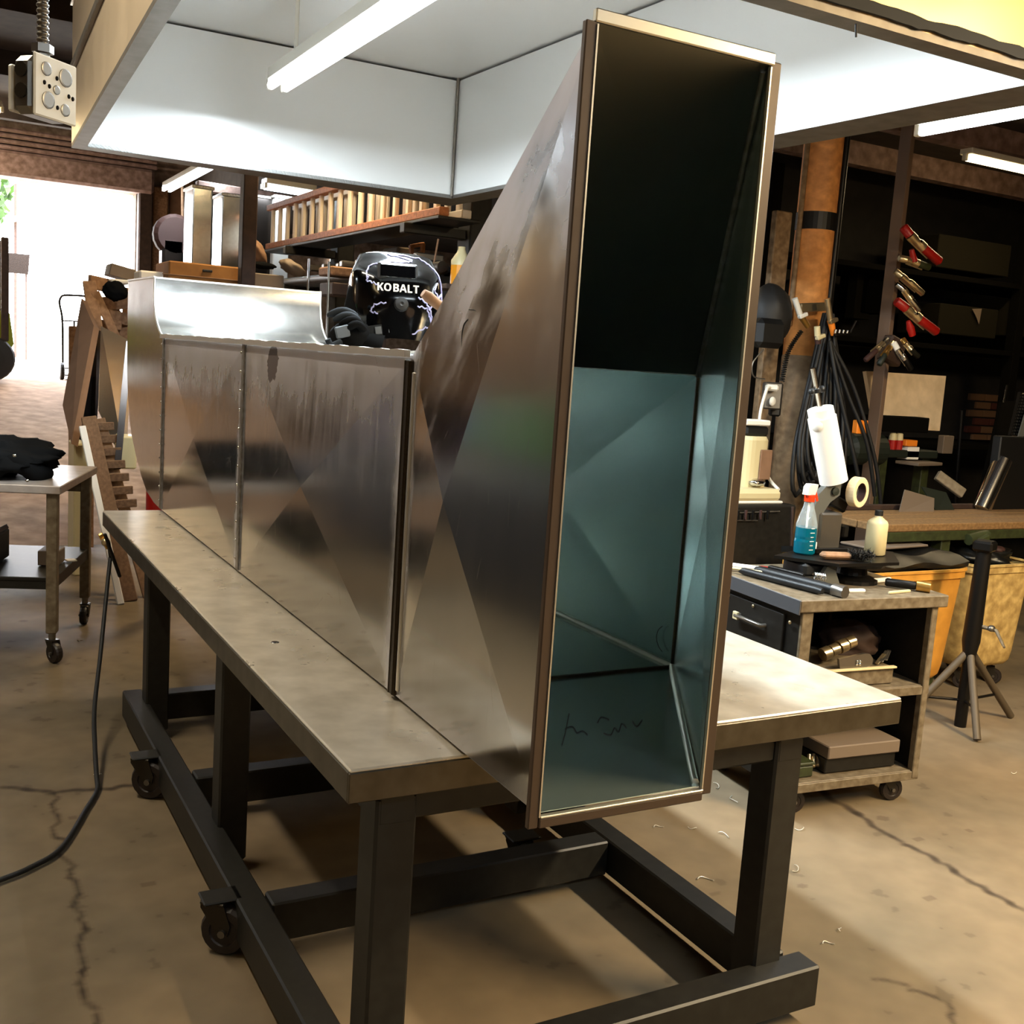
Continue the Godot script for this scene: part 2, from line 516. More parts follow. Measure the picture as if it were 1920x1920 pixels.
func room():
	var fm := mk("concrete", Color(1, 1, 1), 0.95)
	fm.metallic_specular = 0.25
	fm.albedo_texture = floor_texture()
	fm.roughness_texture = noise_tex(0.02, 0.2, 0.8, 31, Color(0.7, 0.7, 0.7), Color(1, 1, 1))
	var f := Mb.new()
	f.uvquad([Vector3(-6, 0, 6), Vector3(9.4, 0, 6), Vector3(9.4, 0, -8.5), Vector3(-6, 0, -8.5)],
		[Vector2(-2 / 12.0, 15 / 12.0), Vector2(13.4 / 12, 15 / 12.0), Vector2(13.4 / 12, 0.5 / 12), Vector2(-2 / 12.0, 0.5 / 12)])
	f.uvquad([Vector3(-6, -0.2, -8.5), Vector3(9.4, -0.2, -8.5), Vector3(9.4, -0.2, 6), Vector3(-6, -0.2, 6)], [Vector2.ZERO, Vector2.RIGHT, Vector2.ONE, Vector2.DOWN])
	struct("floor", f, fm, "stained concrete workshop floor with cracks and saw joints")
	var r := Mb.new()
	r.prism([Vector2(8.5, -0.2), Vector2(17.6, -0.2), Vector2(17.6, 0.88), Vector2(16, 0.88), Vector2(8.5, 0.0)], 9.6, Transform3D(Basis(Vector3(0, 0, -1), Vector3.UP, Vector3.RIGHT), Vector3(3.6, 0, 0)))
	struct("floor_ramp", r, M.ramp, "brown concrete ramp rising to the open loading door")
	var c := Mb.new()
	slab(c, -6.2, 3.6, 4.4, 4.6, -17.4, 6.2)
	slab(c, 3.6, 9.6, 3.3, 3.5, -17.4, 6.2)
	slab(c, 3.6, 3.7, 3.3, 4.6, -17.4, 6.2)
	struct("ceiling", c, M.ceiling, "dark brown workshop ceiling with a lower bay over the benches")
	for k in 6:
		var j := Mb.new()
		slab(j, 3.7, 9.4, 3.14, 3.3, -6.0 + k * 0.95, -5.9 + k * 0.95)
		struct("trim_%d" % (k + 1), j, M.beam, "ceiling joist over the bench bay")
	for k in 5:
		var j := Mb.new()
		slab(j, -6, 3.6, 4.15, 4.4, -15.6 + k * 2.6, -15.45 + k * 2.6)
		struct("trim_%d" % (k + 7), j, M.ceiling, "dark ceiling joist crossing the tall bay")
	var wl := Mb.new(); slab(wl, -6.2, -6.0, -0.2, 4.6, -17.4, 6.2)
	struct("wall_left", wl, M.plaster)
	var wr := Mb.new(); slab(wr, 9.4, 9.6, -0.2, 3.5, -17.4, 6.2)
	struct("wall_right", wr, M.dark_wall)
	var wb := Mb.new(); slab(wb, -6.2, 9.6, -0.2, 4.6, 6.0, 6.2)
	struct("wall_back", wb, M.plaster)
	# the far wall with the open door (x 0.3 to 2.79) and a small window
	var wf := Mb.new()
	slab(wf, -6.0, 0.0, -0.2, 4.4, -17.3, -17.0)
	slab(wf, 0.0, 2.79, 3.62, 4.4, -17.3, -17.0)
	slab(wf, 2.79, 3.72, -0.2, 4.4, -17.3, -17.0)
	slab(wf, 3.72, 3.98, -0.2, 3.08, -17.3, -17.0); slab(wf, 3.72, 3.98, 3.5, 4.4, -17.3, -17.0)
	slab(wf, 3.98, 9.4, -0.2, 4.4, -17.3, -17.0)
	struct("wall_far", wf, M.plaster, "brown plaster wall around the loading door")
	var w1 := Mb.new(); slab(w1, 3.72, 3.98, 3.08, 3.5, -17.2, -17.18)
	var win := struct("window_1", w1, M.daylight, "small bright window high beside the loading door")
	var wfm := Mb.new()
	slab(wfm, 3.70, 4.0, 3.05, 3.08, -17.05, -16.95); slab(wfm, 3.70, 4.0, 3.5, 3.53, -17.05, -16.95)
	slab(wfm, 3.69, 3.72, 3.05, 3.53, -17.05, -16.95); slab(wfm, 3.98, 4.01, 3.05, 3.53, -17.05, -16.95); slab(wfm, 3.88, 3.90, 3.08, 3.5, -17.06, -16.98)
	obj("window_frame", wfm, M.post, win)
	# roll-up door: hood box, curtain edge, guide jambs
	var dh := Mb.new()
	dh.box(Vector3(1.3, 3.78, -16.86), Vector3(3.4, 0.34, 0.26), Basis(), 0.04)
	var door := struct("door_1", dh, M.beam, "rolled-up loading door under its pinkish grey header")
	for k in 4:
		var sl := Mb.new(); sl.box(Vector3(1.3, 3.99 + k * 0.075, -16.8), Vector3(3.5, 0.06, 0.1 + 0.03 * k), Basis(), 0.02)
		obj("slat", sl, M.beam, door)
	var j1 := Mb.new(); j1.box(Vector3(2.9, 2.25, -16.9), Vector3(0.2, 3.0, 0.2), Basis(), 0.02); obj("guide_rail", j1, M.post, door)
	var j2 := Mb.new(); j2.box(Vector3(3.12, 2.25, -16.94), Vector3(0.22, 3.0, 0.12), Basis(), 0.02); obj("jamb", j2, M.wood, door)
	for k in 4:
		var pl := Mb.new(); pl.box(Vector3(3.36 + k * 0.22, 2.3, -16.97), Vector3(0.2, 3.2, 0.05), Basis(), 0.01)
		obj("plank", pl, M.board, door)
	# partition behind the benches, with bricks showing where the plaster is gone
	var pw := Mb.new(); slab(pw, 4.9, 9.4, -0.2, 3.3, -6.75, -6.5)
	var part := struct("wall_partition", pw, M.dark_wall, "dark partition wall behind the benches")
	var rn := RandomNumberGenerator.new(); rn.seed = 2
	var o: Vector3 = Vector3(8.138, 1.576, -6.5)
	for j in 6:
		for i in 3:
			if rn.randf() < 0.12: continue
			var bk := Mb.new()
			bk.box(o + Vector3(0.1 + i * 0.205 + (0.1 if j & 1 else 0.0), -0.04 - j * 0.072, 0.0), Vector3(0.19, 0.06, 0.05 + rn.randf() * 0.02), Basis(), 0.006)
			obj("brick", bk, M.brick_pale if rn.randf() < 0.55 else M.brick_red, part)

func outdoors():
	var g := Mb.new(); slab(g, -40, 45, 0.4, 0.86, -90, -17.4)
	struct("ground", g, M.concrete_out, "sunlit yard beyond the loading door")
	var rn := RandomNumberGenerator.new(); rn.seed = 11
	for k in 2:
		var c := Vector3(1.25 - k * 2.2, 0.86, -31.0 - k * 3)
		var t := thing("tree", ["green leafy tree seen through the loading door", "second leafy tree standing further out in the yard"][k], "tree", c)
		var tr := Mb.new(); tr.tube([Vector3.ZERO, Vector3(0.1, 1.6, 0), Vector3(0.0, 3.4, 0.1)], [0.2, 0.16, 0.1], 8); obj("trunk", tr, M.post, t)
		var cr := Mb.new()
		for i in 900:
			var d := Vector3(rn.randfn(), rn.randfn(), rn.randfn()).normalized() * pow(rn.randf(), 0.4)
			var q := Vector3(0, 4.6, 0) + d * Vector3(0.9, 2.0, 0.9)
			var u := Vector3(rn.randfn(), rn.randfn(), rn.randfn()).normalized() * 0.16
			var v := u.cross(Vector3(rn.randfn(), rn.randfn(), rn.randfn()).normalized()).normalized() * 0.1
			cr.quad(q - u, q - v, q + u, q + v)
		var crown := obj("crown", cr, M.leaf, t)
		crown.set_meta("kind", "stuff")
	var s := thing("shelter", "pale open shelter with a sloped roof in the yard", "shelter", Vector3.ZERO)
	var sr := Mb.new(); sr.prism([Vector2(0.0, 0.0), Vector2(2.4, 0.95), Vector2(2.4, 1.05), Vector2(0, 0.1)], 2.0, Transform3D(Basis(), Vector3(1.693, 3.822, -27))); obj("roof", sr, M.white, s)
	for k in 1:
		var sp := Mb.new(); var q: Vector3 = Vector3(1.912, 2.912, -27.5) + Vector3(k * 0.9, 0, 0); sp.tube([Vector3(q.x, 0.86, q.z), Vector3(q.x, 4.75, q.z)], 0.035, 8); obj("post", sp, M.post, s)
	var d := thing("far_dumpster", "dark dumpster shape on added thin posts out in the bright yard", "board", Vector3.ZERO)  # distant dark dumpster shape; the posts under it are added
	var db := Mb.new(); db.prism([Vector2(0.0, 0), Vector2(0.42, 0), Vector2(0.45, 0.42), Vector2(-0.03, 0.42)], 0.08, Transform3D(Basis(), Vector3(1.641, 2.701, -26))); obj("board", db, M.sheet_dark, d)
	for k in 2:
		var q: Vector3 = Vector3(1.668, 2.707, -26.1)
		var lg := Mb.new(); lg.box(Vector3(q.x + 0.36 * k, 0.86 + (q.y - 0.66) / 2, q.z), Vector3(0.04, q.y - 0.66, 0.04)); obj("post", lg, M.post, d)

# ---------------------------------------------------------------- hood
func hood():
	var t := thing("exhaust_hood", "large stainless steel exhaust hood hanging over the duct and table", "exhaust hood", Vector3.ZERO)
	var y0 := 2.5
	var y1 := 3.17
	var i := [Vector2(0.735, -5.93), Vector2(2.735, -5.9), Vector2(2.875, -2.2), Vector2(0.59, -2.2)]     # inner corners: far left, far right, near right, near left
	var o := [Vector2(0.675, -6.03), Vector2(2.86, -6.2), Vector2(3.09, -2.13), Vector2(0.535, -2.13)]
	var nm := ["far", "side", "near", "side"]
	for k in 4:
		var a: Vector2 = i[k]
		var b: Vector2 = i[(k + 1) % 4]
		var mid := (a + b) * 0.5
		var inw := (Vector2(1.75, -4.0) - mid).normalized()
		var dir := (b - a).normalized()
		var nn := Vector2(-dir.y, dir.x)
		if nn.dot(inw) < 0: nn = -nn
		var p := Mb.new()
		var pa := Vector3(a.x, 0, a.y)
		var pb := Vector3(b.x, 0, b.y)
		var n3 := Vector3(nn.x, 0, nn.y) * 0.004
		# panels fall a little short of the corners and of the ceiling, which leaves the dark joints
		var e := (pb - pa).normalized() * 0.006
		var q := [pa + e + Vector3(0, y0, 0), pb - e + Vector3(0, y0, 0), pb - e + Vector3(0, y1 - 0.012, 0), pa + e + Vector3(0, y1 - 0.012, 0)]
		var r := []
		for v in q: r.append(v - n3)
		if (q[1] - q[0]).cross(q[2] - q[0]).dot(n3) > 0:
			p.quad(q[0], q[1], q[2], q[3]); p.quad(r[0], r[3], r[2], r[1])
		else:
			p.quad(q[0], q[3], q[2], q[1]); p.quad(r[0], r[1], r[2], r[3])
		obj("inner_panel", p, M.hood, t)
		var oa: Vector2 = o[k]
		var ob: Vector2 = o[(k + 1) % 4]
		var lp := Mb.new()      # the turned lip, a flat ring 2 cm high
		var c := [Vector3(a.x, y0, a.y), Vector3(b.x, y0, b.y), Vector3(ob.x, y0, ob.y), Vector3(oa.x, y0, oa.y)]
		var up := Vector3(0, 0.02, 0)
		if (c[1] - c[0]).cross(c[2] - c[0]).y > 0: c = [c[3], c[2], c[1], c[0]]
		lp.quad(c[0], c[1], c[2], c[3])
		lp.quad(c[3] + up, c[2] + up, c[1] + up, c[0] + up)
		for s in 4: lp.quad(c[(s + 1) % 4], c[s], c[s] + up, c[(s + 1) % 4] + up)
		obj("lip", lp, M.hood_lip, t)
		var op := Mb.new()      # outer skin, above the lip
		var dn := -Vector3(nn.x, 0, nn.y)
		var z := [Vector3(oa.x, y0 + 0.02, oa.y), Vector3(ob.x, y0 + 0.02, ob.y), Vector3(ob.x, y1 + 0.3, ob.y), Vector3(oa.x, y1 + 0.3, oa.y)]
		var zi := []
		for v in z: zi.append(v - dn * 0.006)
		if (z[1] - z[0]).cross(z[2] - z[0]).dot(dn) > 0:
			op.quad(z[0], z[1], z[2], z[3]); op.quad(zi[0], zi[3], zi[2], zi[1])
		else:
			op.quad(z[0], z[3], z[2], z[1]); op.quad(zi[0], zi[1], zi[2], zi[3])
		obj("outer_panel", op, M.hood_outer_lit if k == 3 else M.hood_outer, t)
	var tp := Mb.new()
	var tl := []
	for v in [Vector2(0.66, -6.0), Vector2(2.8, -6.0), Vector2(2.95, -2.16), Vector2(0.56, -2.16)]: tl.append(Vector3(v.x, y1, v.y))
	tp.quad(tl[0], tl[1], tl[2], tl[3])
	var tu := Vector3(0, 0.01, 0)
	tp.quad(tl[3] + tu, tl[2] + tu, tl[1] + tu, tl[0] + tu)
	for s in 4: tp.quad(tl[(s + 1) % 4], tl[s], tl[s] + tu, tl[(s + 1) % 4] + tu)
	obj("top_panel", tp, M.hood, t)
	var cs := Mb.new()       # corner seams
	cs.tube([Vector3(2.725, y0 + 0.01, -5.89), Vector3(2.725, y1, -5.89)], 0.009, 6)
	obj("corner_seam", cs, M.hood_lip, t)
	var sb := Mb.new()       # standing bead along the outer side, seen as the second band
	sb.bar(Vector3(0.665, 2.86, -6.0), Vector3(0.53, 2.86, -2.2), 0.02, 0.035, Vector3.UP, 0.003)
	obj("stiffener", sb, M.hood_lip, t)
	var gp := Mb.new()       # ragged dark strip standing in for the gap over the near lip
	var nz := FastNoiseLite.new(); nz.frequency = 2.0; nz.seed = 3
	var row0 := []
	var row1 := []
	for k in 90:
		var x := 0.56 + 2.52 * k / 89.0
		row0.append(Vector3(x, y0 + 0.022 + 0.006 * nz.get_noise_1d(x * 5.0), -2.118))
		row1.append(Vector3(x, y0 + 0.052 + 0.012 * nz.get_noise_1d(x * 4.0 + 50.0), -2.118))
	gp.sheet([row0, row1], 0.01)
	obj("gap_strip", gp, M.dark_gap, t)
	var scr := Mb.new(); scr.tube([Vector3(2.073, 2.49, -2.125), Vector3(2.078, 2.459, -2.125)], 0.003, 6); obj("hanging_wire", scr, M.black, t)
	for k in 4:
		var hp: Vector2 = [Vector2(0.75, -5.9), Vector2(2.7, -5.9), Vector2(2.85, -2.3), Vector2(0.7, -2.3)][k]
		var hr := Mb.new(); hr.tube([Vector3(hp.x, y1, hp.y), Vector3(hp.x, 4.42, hp.y)], 0.012, 8); obj("hanger_rod", hr, M.steel, t)
	fixture("long bright strip light inside the exhaust hood", Vector3(1.5, 2.8, -5.28), Vector3(1.5, 2.8, -2.75), "cool", 24.0, "", 2)
	var sw := Mb.new()
	sw.tube([Vector3(1.5, 2.85, -5.0), Vector3(1.5, 3.17, -5.0)], 0.01, 8)
	obj("stem", sw, M.white, get_node("strip_light"))
	var sx := Mb.new(); sx.tube([Vector3(1.5, 2.85, -3.0), Vector3(1.5, 3.17, -3.0)], 0.01, 8)
	obj("stem", sx, M.white, get_node("strip_light"))

func lamps():
	fixture("bare cool strip light just outside the hood lip", Vector3(3.5, 2.6, -3.18), Vector3(3.5, 2.6, -0.74), "cool", 5.0, "", 1)
	fixture("warm strip light across the low ceiling above the bins", Vector3(5.95, 3.08, -5.0), Vector3(7.4, 3.08, -5.0), "warm", 1.5, "", 1)
	fixture("distant strip light slanting beside the loading door", Vector3(2.461, 3.222, -13), Vector3(2.717, 3.403, -13) + Vector3(0.0, 0, 1.6), "cool", 8.0, "", 2)
	fixture("distant strip light above the shiny cabinets behind the ladders", Vector3(2.97, 3.103, -10.8), Vector3(3.475, 3.092, -10.8), "cool", 2.0, "", 3)
	fixture("far lamp glowing beside the junction box", Vector3(0.3834, 3.397, -11), Vector3(0.6549, 3.477, -11), "warm", 2.0, "", 1)
	# work lamps of the shop over and behind the photographer, some added
	fixture("strip light behind the photographer over the open floor", Vector3(3.9, 3.1, 1.2), Vector3(3.9, 3.1, -0.8), "warm", 46.0, "shop lamps behind the photographer", 2)
	fixture("strip light behind the photographer over the walkway", Vector3(-2.2, 4.0, 1.0), Vector3(-2.2, 4.0, -1.4), "warm", 1.5, "shop lamps behind the photographer", 2)
	fixture("added strip light hidden above and beyond the exhaust hood", Vector3(1.9, 3.75, -7.6), Vector3(3.2, 3.75, -7.6), "warm", 9.0, "", 2)  # hidden lamp added to brighten the ladders and the far end
	fixture("added cool strip light on the tall bay ceiling, unseen, for the duct top", Vector3(-4.4, 4.05, -9.6), Vector3(-4.4, 4.05, -11.6), "cool", 7.0, "", 2)  # lamp added for a bright mirrored spot on the duct
	fixture("warm strip light along the side wall, mirrored in the duct", Vector3(-5.5, 3.29, -14.4), Vector3(-5.5, 3.29, -13.0), "warm", 4.0, "", 2)
	fixture("added cool strip light behind the photographer brightening the duct mouth", Vector3(0.4, 3.2, 1.8), Vector3(1.9, 3.2, 1.8), "cool", 8.0, "shop lamps behind the photographer", 2)  # unseen lamp put in to brighten the inside of the duct
	fixture("added warm strip light out of view brightening the door header", Vector3(-1.9, 4.1, -15.8), Vector3(0.3, 4.1, -15.8), "warm", 7.0, "", 2)  # unseen lamp put in to light the door header
	area("strip_or_fill_glow", Vector3(-0.5, 4.05, -15.2), Vector2(2.2, 0.12), 7.0, Color(1.0, 0.92, 0.8), Vector3(-12, -28, 0))  # added light with no fitting of its own, aimed at the header
	fixture("strip light in the tall bay beside the hood", Vector3(-0.7, 3.8, -2.2), Vector3(-0.7, 3.8, -4.6), "neutral", 9.0, "shop lamps behind the photographer", 2)
	var t := thing("junction_box", "galvanised outlet box hanging on an armoured cable", "junction box", Vector3.ZERO)
	var c: Vector3 = Vector3(0.214, 2.021, -2.2)
	var bs := Basis(Vector3.UP, deg_to_rad(42.0))
	var b := Mb.new(); b.box(c + bs * Vector3(-0.012, 0, -0.012), Vector3(0.1, 0.1, 0.05), bs, 0.012); obj("box", b, M.steel, t)
	var cv := Mb.new(); cv.box(c + bs * Vector3(-0.012, 0, 0.016), Vector3(0.104, 0.106, 0.006), bs, 0.003); obj("cover", cv, M.white, t)
	for k in [[-0.025, 0.03, 0.012], [0.022, 0.026, 0.016], [-0.02, -0.022, 0.015], [0.022, -0.03, 0.011], [0.0, 0.0, 0.008]]:
		var kn := Mb.new(); kn.lathe([Vector2(0, 0), Vector2(k[2], 0), Vector2(k[2], 0.0025), Vector2(k[2] * 0.8, 0.003), Vector2(0, 0.003)], Transform3D(bs * Basis(Vector3.RIGHT, PI / 2), c + bs * Vector3(k[0] - 0.012, k[1], 0.018)), 16, -1)
		obj("knockout", kn, M.steel, t)
	for k in [[-0.03, 0.006], [-0.018, 0.002], [0.03, -0.004], [0.04, -0.006], [0.0, 0.02], [0.002, -0.03]]:
		var s := Mb.new(); s.blob(c + bs * Vector3(k[0] - 0.012, k[1], 0.02), Vector3(0.003, 0.004, 0.002)); obj("screw", s, M.steel_dark, t)
	for k in 2:
		var kn := Mb.new(); kn.lathe([Vector2(0, 0), Vector2(0.013, 0), Vector2(0.013, 0.003), Vector2(0, 0.003)], Transform3D(bs * Basis(Vector3.BACK, PI / 2), c + bs * Vector3(-0.062, 0.024 - 0.036 * k, -0.012)), 14, -1)
		obj("side_knockout", kn, M.caster_metal, t)
	var bk := Mb.new(); bk.box(c + bs * Vector3(-0.012, -0.005, -0.043), Vector3(0.09, 0.08, 0.012), bs, 0.003); obj("back_plate", bk, M.white, t)
	var cn := Mb.new()
	cn.lathe([Vector2(0.012, 0), Vector2(0.012, 0.014), Vector2(0.019, 0.014), Vector2(0.019, 0.028), Vector2(0.012, 0.03), Vector2(0, 0.03)], Transform3D(Basis(), c + bs * Vector3(-0.012, 0.05, -0.012)), 6, -1)
	obj("connector", cn, M.steel, t)
	var cb := Mb.new()
	var st: Vector3 = c + bs * Vector3(-0.012, 0.075, -0.012)
	var pts := []
	var rad := []
	for k in 760:
		pts.append(st + Vector3(-0.01 * k / 760.0, 1.88 * k / 760.0, 0))
		rad.append(0.011 if k % 4 < 2 else 0.0088)
	cb.tube(pts, rad, 10)
	obj("armoured_cable", cb, M.steel, t)

# ---------------------------------------------------------------- the steel layout table
func caster(parent: Node, at: Vector3, yaw: float, r := 0.055, w := 0.035):
	# wheel, fork, axle and plate; at = the point on the floor under the stem
	var bs := Basis(Vector3.UP, yaw)
	var wh := Mb.new()
	wh.lathe([Vector2(0, -w * 0.4), Vector2(r * 0.55, -w * 0.4), Vector2(r * 0.6, -w * 0.5), Vector2(r * 0.9, -w * 0.5), Vector2(r, -w * 0.25), Vector2(r, w * 0.25), Vector2(r * 0.9, w * 0.5), Vector2(r * 0.6, w * 0.5), Vector2(r * 0.55, w * 0.4), Vector2(0, w * 0.4)],
		Transform3D(bs * Basis(Vector3.BACK, PI / 2), at + bs * Vector3(0, r, r * 0.45)), 20, -1)
	var wm := obj("wheel", wh, M.wheel, parent)
	var fk := Mb.new()
	for s in [-1, 1]:
		fk.prism([Vector2(-r * 0.5, r * 0.95), Vector2(r * 0.25, -r * 0.15), Vector2(r * 0.65, -r * 0.15), Vector2(r * 0.75, r * 0.3), Vector2(r * 0.45, r * 1.2), Vector2(-r * 0.5, r * 1.25)], 0.004,
			Transform3D(bs * Basis(Vector3.BACK, Vector3.UP, Vector3.LEFT), at + bs * Vector3(s * w * 0.62 + 0.002, r, 0)))
	fk.box(at + bs * Vector3(0, r * 2.18, 0.0), Vector3(w * 1.4, 0.008, r * 1.0), bs, 0.002)
	fk.tube([at + Vector3(0, r * 2.15, 0), at + Vector3(0, r * 2.25, 0)], r * 0.28, 10)
	obj("caster_fork", fk, M.caster_metal, parent)
	var ax := Mb.new(); ax.tube([at + bs * Vector3(-w * 0.8, r, r * 0.45), at + bs * Vector3(w * 0.8, r, r * 0.45)], r * 0.16, 8); obj("axle", ax, M.steel, wm)

func layout_table():
	var t := thing("layout_table", "long wheeled layout table with a steel top and black welded frame", "table", Vector3.ZERO)
	var x0 := 0.686
	var x1 := 2.136
	var z0 := -4.89
	var z1 := -1.785
	var b := Mb.new(); b.box(Vector3((x0 + x1) / 2, 0.826, (z0 + z1) / 2), Vector3(x1 - x0 - 0.002, 0.008, z1 - z0 - 0.002), Basis(), 0.003)
	obj("tabletop", b, M.table_top, t)
	for k in [[(x0 + x1) / 2, z1 - 0.004, x1 - x0, 0.008], [(x0 + x1) / 2, z0 + 0.004, x1 - x0, 0.008], [x0 + 0.004, (z0 + z1) / 2, 0.008, z1 - z0 - 0.016], [x1 - 0.004, (z0 + z1) / 2, 0.008, z1 - z0 - 0.016]]:
		var e := Mb.new(); e.box(Vector3(k[0], 0.793, k[1]), Vector3(k[2], 0.06, k[3]), Basis(), 0.002); obj("edge_flange", e, M.table_edge, t)
	for z in [-1.885, -3.1, -4.29]:
		for x in [0.81, 1.834]:
			var l := Mb.new(); l.box(Vector3(x, 0.39, z), Vector3(0.088, 0.7, 0.088), Basis(), 0.006); obj("leg", l, M.frame, t)
	for x in [0.81, 1.834]:
		var r := Mb.new(); r.box(Vector3(x, 0.72, -3.34), Vector3(0.08, 0.08, 3.0), Basis(), 0.006); obj("upper_rail", r, M.frame, t)
	for z in [-1.885, -3.1, -4.29, -4.8]:
		var r := Mb.new(); r.box(Vector3(1.32, 0.72, z), Vector3(0.95, 0.075, 0.07), Basis(), 0.006); obj("upper_crossbar", r, M.frame, t)
	var rl := Mb.new(); rl.box(Vector3(0.747, 0.1, -3.12), Vector3(0.075, 0.11, 2.66), Basis(), 0.005); obj("lower_rail", rl, M.frame, t)
	var rr := Mb.new(); rr.box(Vector3(1.88, 0.1, -3.12), Vector3(0.075, 0.11, 2.5), Basis(), 0.005); obj("lower_rail", rr, M.frame, t)
	for k in [[-4.39, 0.79, 1.84], [-3.49, 0.79, 1.84], [-2.6, 0.79, 1.84], [-1.82, 0.69, 1.955]]:
		var c := Mb.new(); c.box(Vector3((k[1] + k[2]) / 2, 0.1, k[0]), Vector3(k[2] - k[1], 0.11, 0.078), Basis(), 0.005); obj("lower_crossbar", c, M.frame, t)
	for k in [[0.665, -3.72, 0.95], [0.668, -2.66, 0.9], [1.76, -3.72, 0.6], [1.6, -2.7, 0.2]]:
		caster(t, Vector3(k[0], 0, k[1]), k[2], 0.066, 0.042)
		var br := Mb.new(); br.box(Vector3(k[0] + 0.01, 0.151, k[1]), Vector3(0.1, 0.008, 0.075), Basis(), 0.003); obj("caster_bracket", br, M.frame, t)
	# welding ground clamp on the far corner and its cable
	var gc := thing("ground_clamp", "welding ground clamp gripping the far corner of the layout table", "clamp", Vector3.ZERO)
	var g1 := Mb.new(); g1.bar(Vector3(0.6628, 0.7453, -4.8), Vector3(0.6981, 0.6795, -4.8), 0.03, 0.02, Vector3.UP, 0.004); obj("jaw", g1, M.brass, gc)
	var g2 := Mb.new(); g2.bar(Vector3(0.675, 0.7538, -4.75), Vector3(0.7401, 0.5622, -4.75), 0.022, 0.014, Vector3.UP, 0.004); obj("handle", g2, M.steel_dark, gc)
	var g3 := Mb.new(); g3.bar(Vector3(0.6947, 0.7204, -4.78), Vector3(0.7067, 0.6319, -4.78), 0.02, 0.014, Vector3.UP, 0.004); obj("handle", g3, M.steel_dark, gc)
	var g4 := Mb.new(); g4.blob(Vector3(0.6826, 0.7133, -4.77), Vector3(0.018, 0.018, 0.018)); obj("spring", g4, M.nickel, gc)
	var cord := Mb.new()
	cord.tube(spline([Vector3(0.7044, 0.6436, -4.78), Vector3(0.6796, 0.5108, -4.7), Vector3(0.6295, 0.2914, -4.5), Vector3(0.5757, 0.1528, -4.25), Vector3(0.548, 0.08811, -4.02), Vector3(0.5328, 0.03878, -3.86), Vector3(0.5255, 0.014, -3.79), Vector3(0.4675, 0.014, -3.632), Vector3(0.3664, 0.014, -3.377), Vector3(0.2755, 0.014, -3.281), Vector3(0.1864, 0.014, -3.228), Vector3(0.02273, 0.014, -3.16)], 90), 0.0085, 8)
	tag(obj("welding_cable", cord, M.cord), "black welding cable dropping from the clamp and running over the floor", "cable")

# ---------------------------------------------------------------- the duct
func residue_tone_maps(sd: int, kind: int) -> Array:
	# colour and roughness/metal maps of a galvanised sheet: white flux haze along the welded edges, drips, scratches, one brown stain and a pale upper area
	var w := 512
	var h := 320
	var a := Image.create(w, h, false, Image.FORMAT_RGB8)
	var r := Image.create(w, h, false, Image.FORMAT_RGB8)
	var n := FastNoiseLite.new(); n.seed = sd; n.frequency = 0.012; n.fractal_octaves = 4
	var s := FastNoiseLite.new(); s.seed = sd + 7; s.frequency = 0.05; s.fractal_octaves = 3
	for y in h:
		var v := 1.0 - float(y) / h
		for x in w:
			var u := float(x) / w
			var big := n.get_noise_2d(x, y)
			var haze := 0.0
			if kind < 2:
				var drip := s.get_noise_2d(x * 1.3, y * 0.06)
				haze = smoothstep(0.5, 1.15, v + drip * 0.1 + big * 0.05) * 0.75
				haze = maxf(haze, smoothstep(0.935, 0.99, u + big * 0.02) * 0.95)
				haze = maxf(haze, smoothstep(0.03, 0.0, u + big * 0.01) * 0.7)
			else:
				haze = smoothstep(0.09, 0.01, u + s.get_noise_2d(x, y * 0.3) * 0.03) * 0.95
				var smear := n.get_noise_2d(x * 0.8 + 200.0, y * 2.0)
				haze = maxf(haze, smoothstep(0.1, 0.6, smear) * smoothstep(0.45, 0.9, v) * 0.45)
				haze = maxf(haze, smoothstep(0.62, 1.0, v + smear * 0.22) * smoothstep(0.1, 0.5, u) * 0.95)  # broad pale patch towards the upper mouth end of the panel
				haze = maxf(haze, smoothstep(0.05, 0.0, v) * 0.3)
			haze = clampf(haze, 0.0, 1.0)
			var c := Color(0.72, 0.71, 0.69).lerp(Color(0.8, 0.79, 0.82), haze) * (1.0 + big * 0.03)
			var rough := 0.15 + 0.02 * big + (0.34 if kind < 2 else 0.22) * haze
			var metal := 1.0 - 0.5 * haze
			if kind == 1 and Vector2((u - 0.24) * 1.37, (v - 0.93) * 0.76).length() < 0.055 + 0.02 * s.get_noise_2d(x, y):
				c = Color(0.32, 0.27, 0.24); rough = 0.5; metal = 0.5
			a.set_pixel(x, y, c)
			r.set_pixel(x, y, Color(0, clampf(rough, 0.05, 1), metal))
	var rn := RandomNumberGenerator.new(); rn.seed = sd
	for k in 22:
		var p := Vector2(rn.randf() * w, rn.randf() * h)
		var d := Vector2(rn.randfn() * 0.5, 1.0).normalized().rotated(rn.randfn() * 0.6)
		for i in int(rn.randf_range(6, 36)):
			p += d
			if p.x >= 0 and p.y >= 0 and p.x < w and p.y < h:
				r.set_pixel(int(p.x), int(p.y), Color(0, 0.26, 0.95))
				a.set_pixel(int(p.x), int(p.y), a.get_pixel(int(p.x), int(p.y)).lerp(Color(0.8, 0.78, 0.74), 0.2))
	a.generate_mipmaps(); r.generate_mipmaps()
	return [ImageTexture.create_from_image(a), ImageTexture.create_from_image(r)]

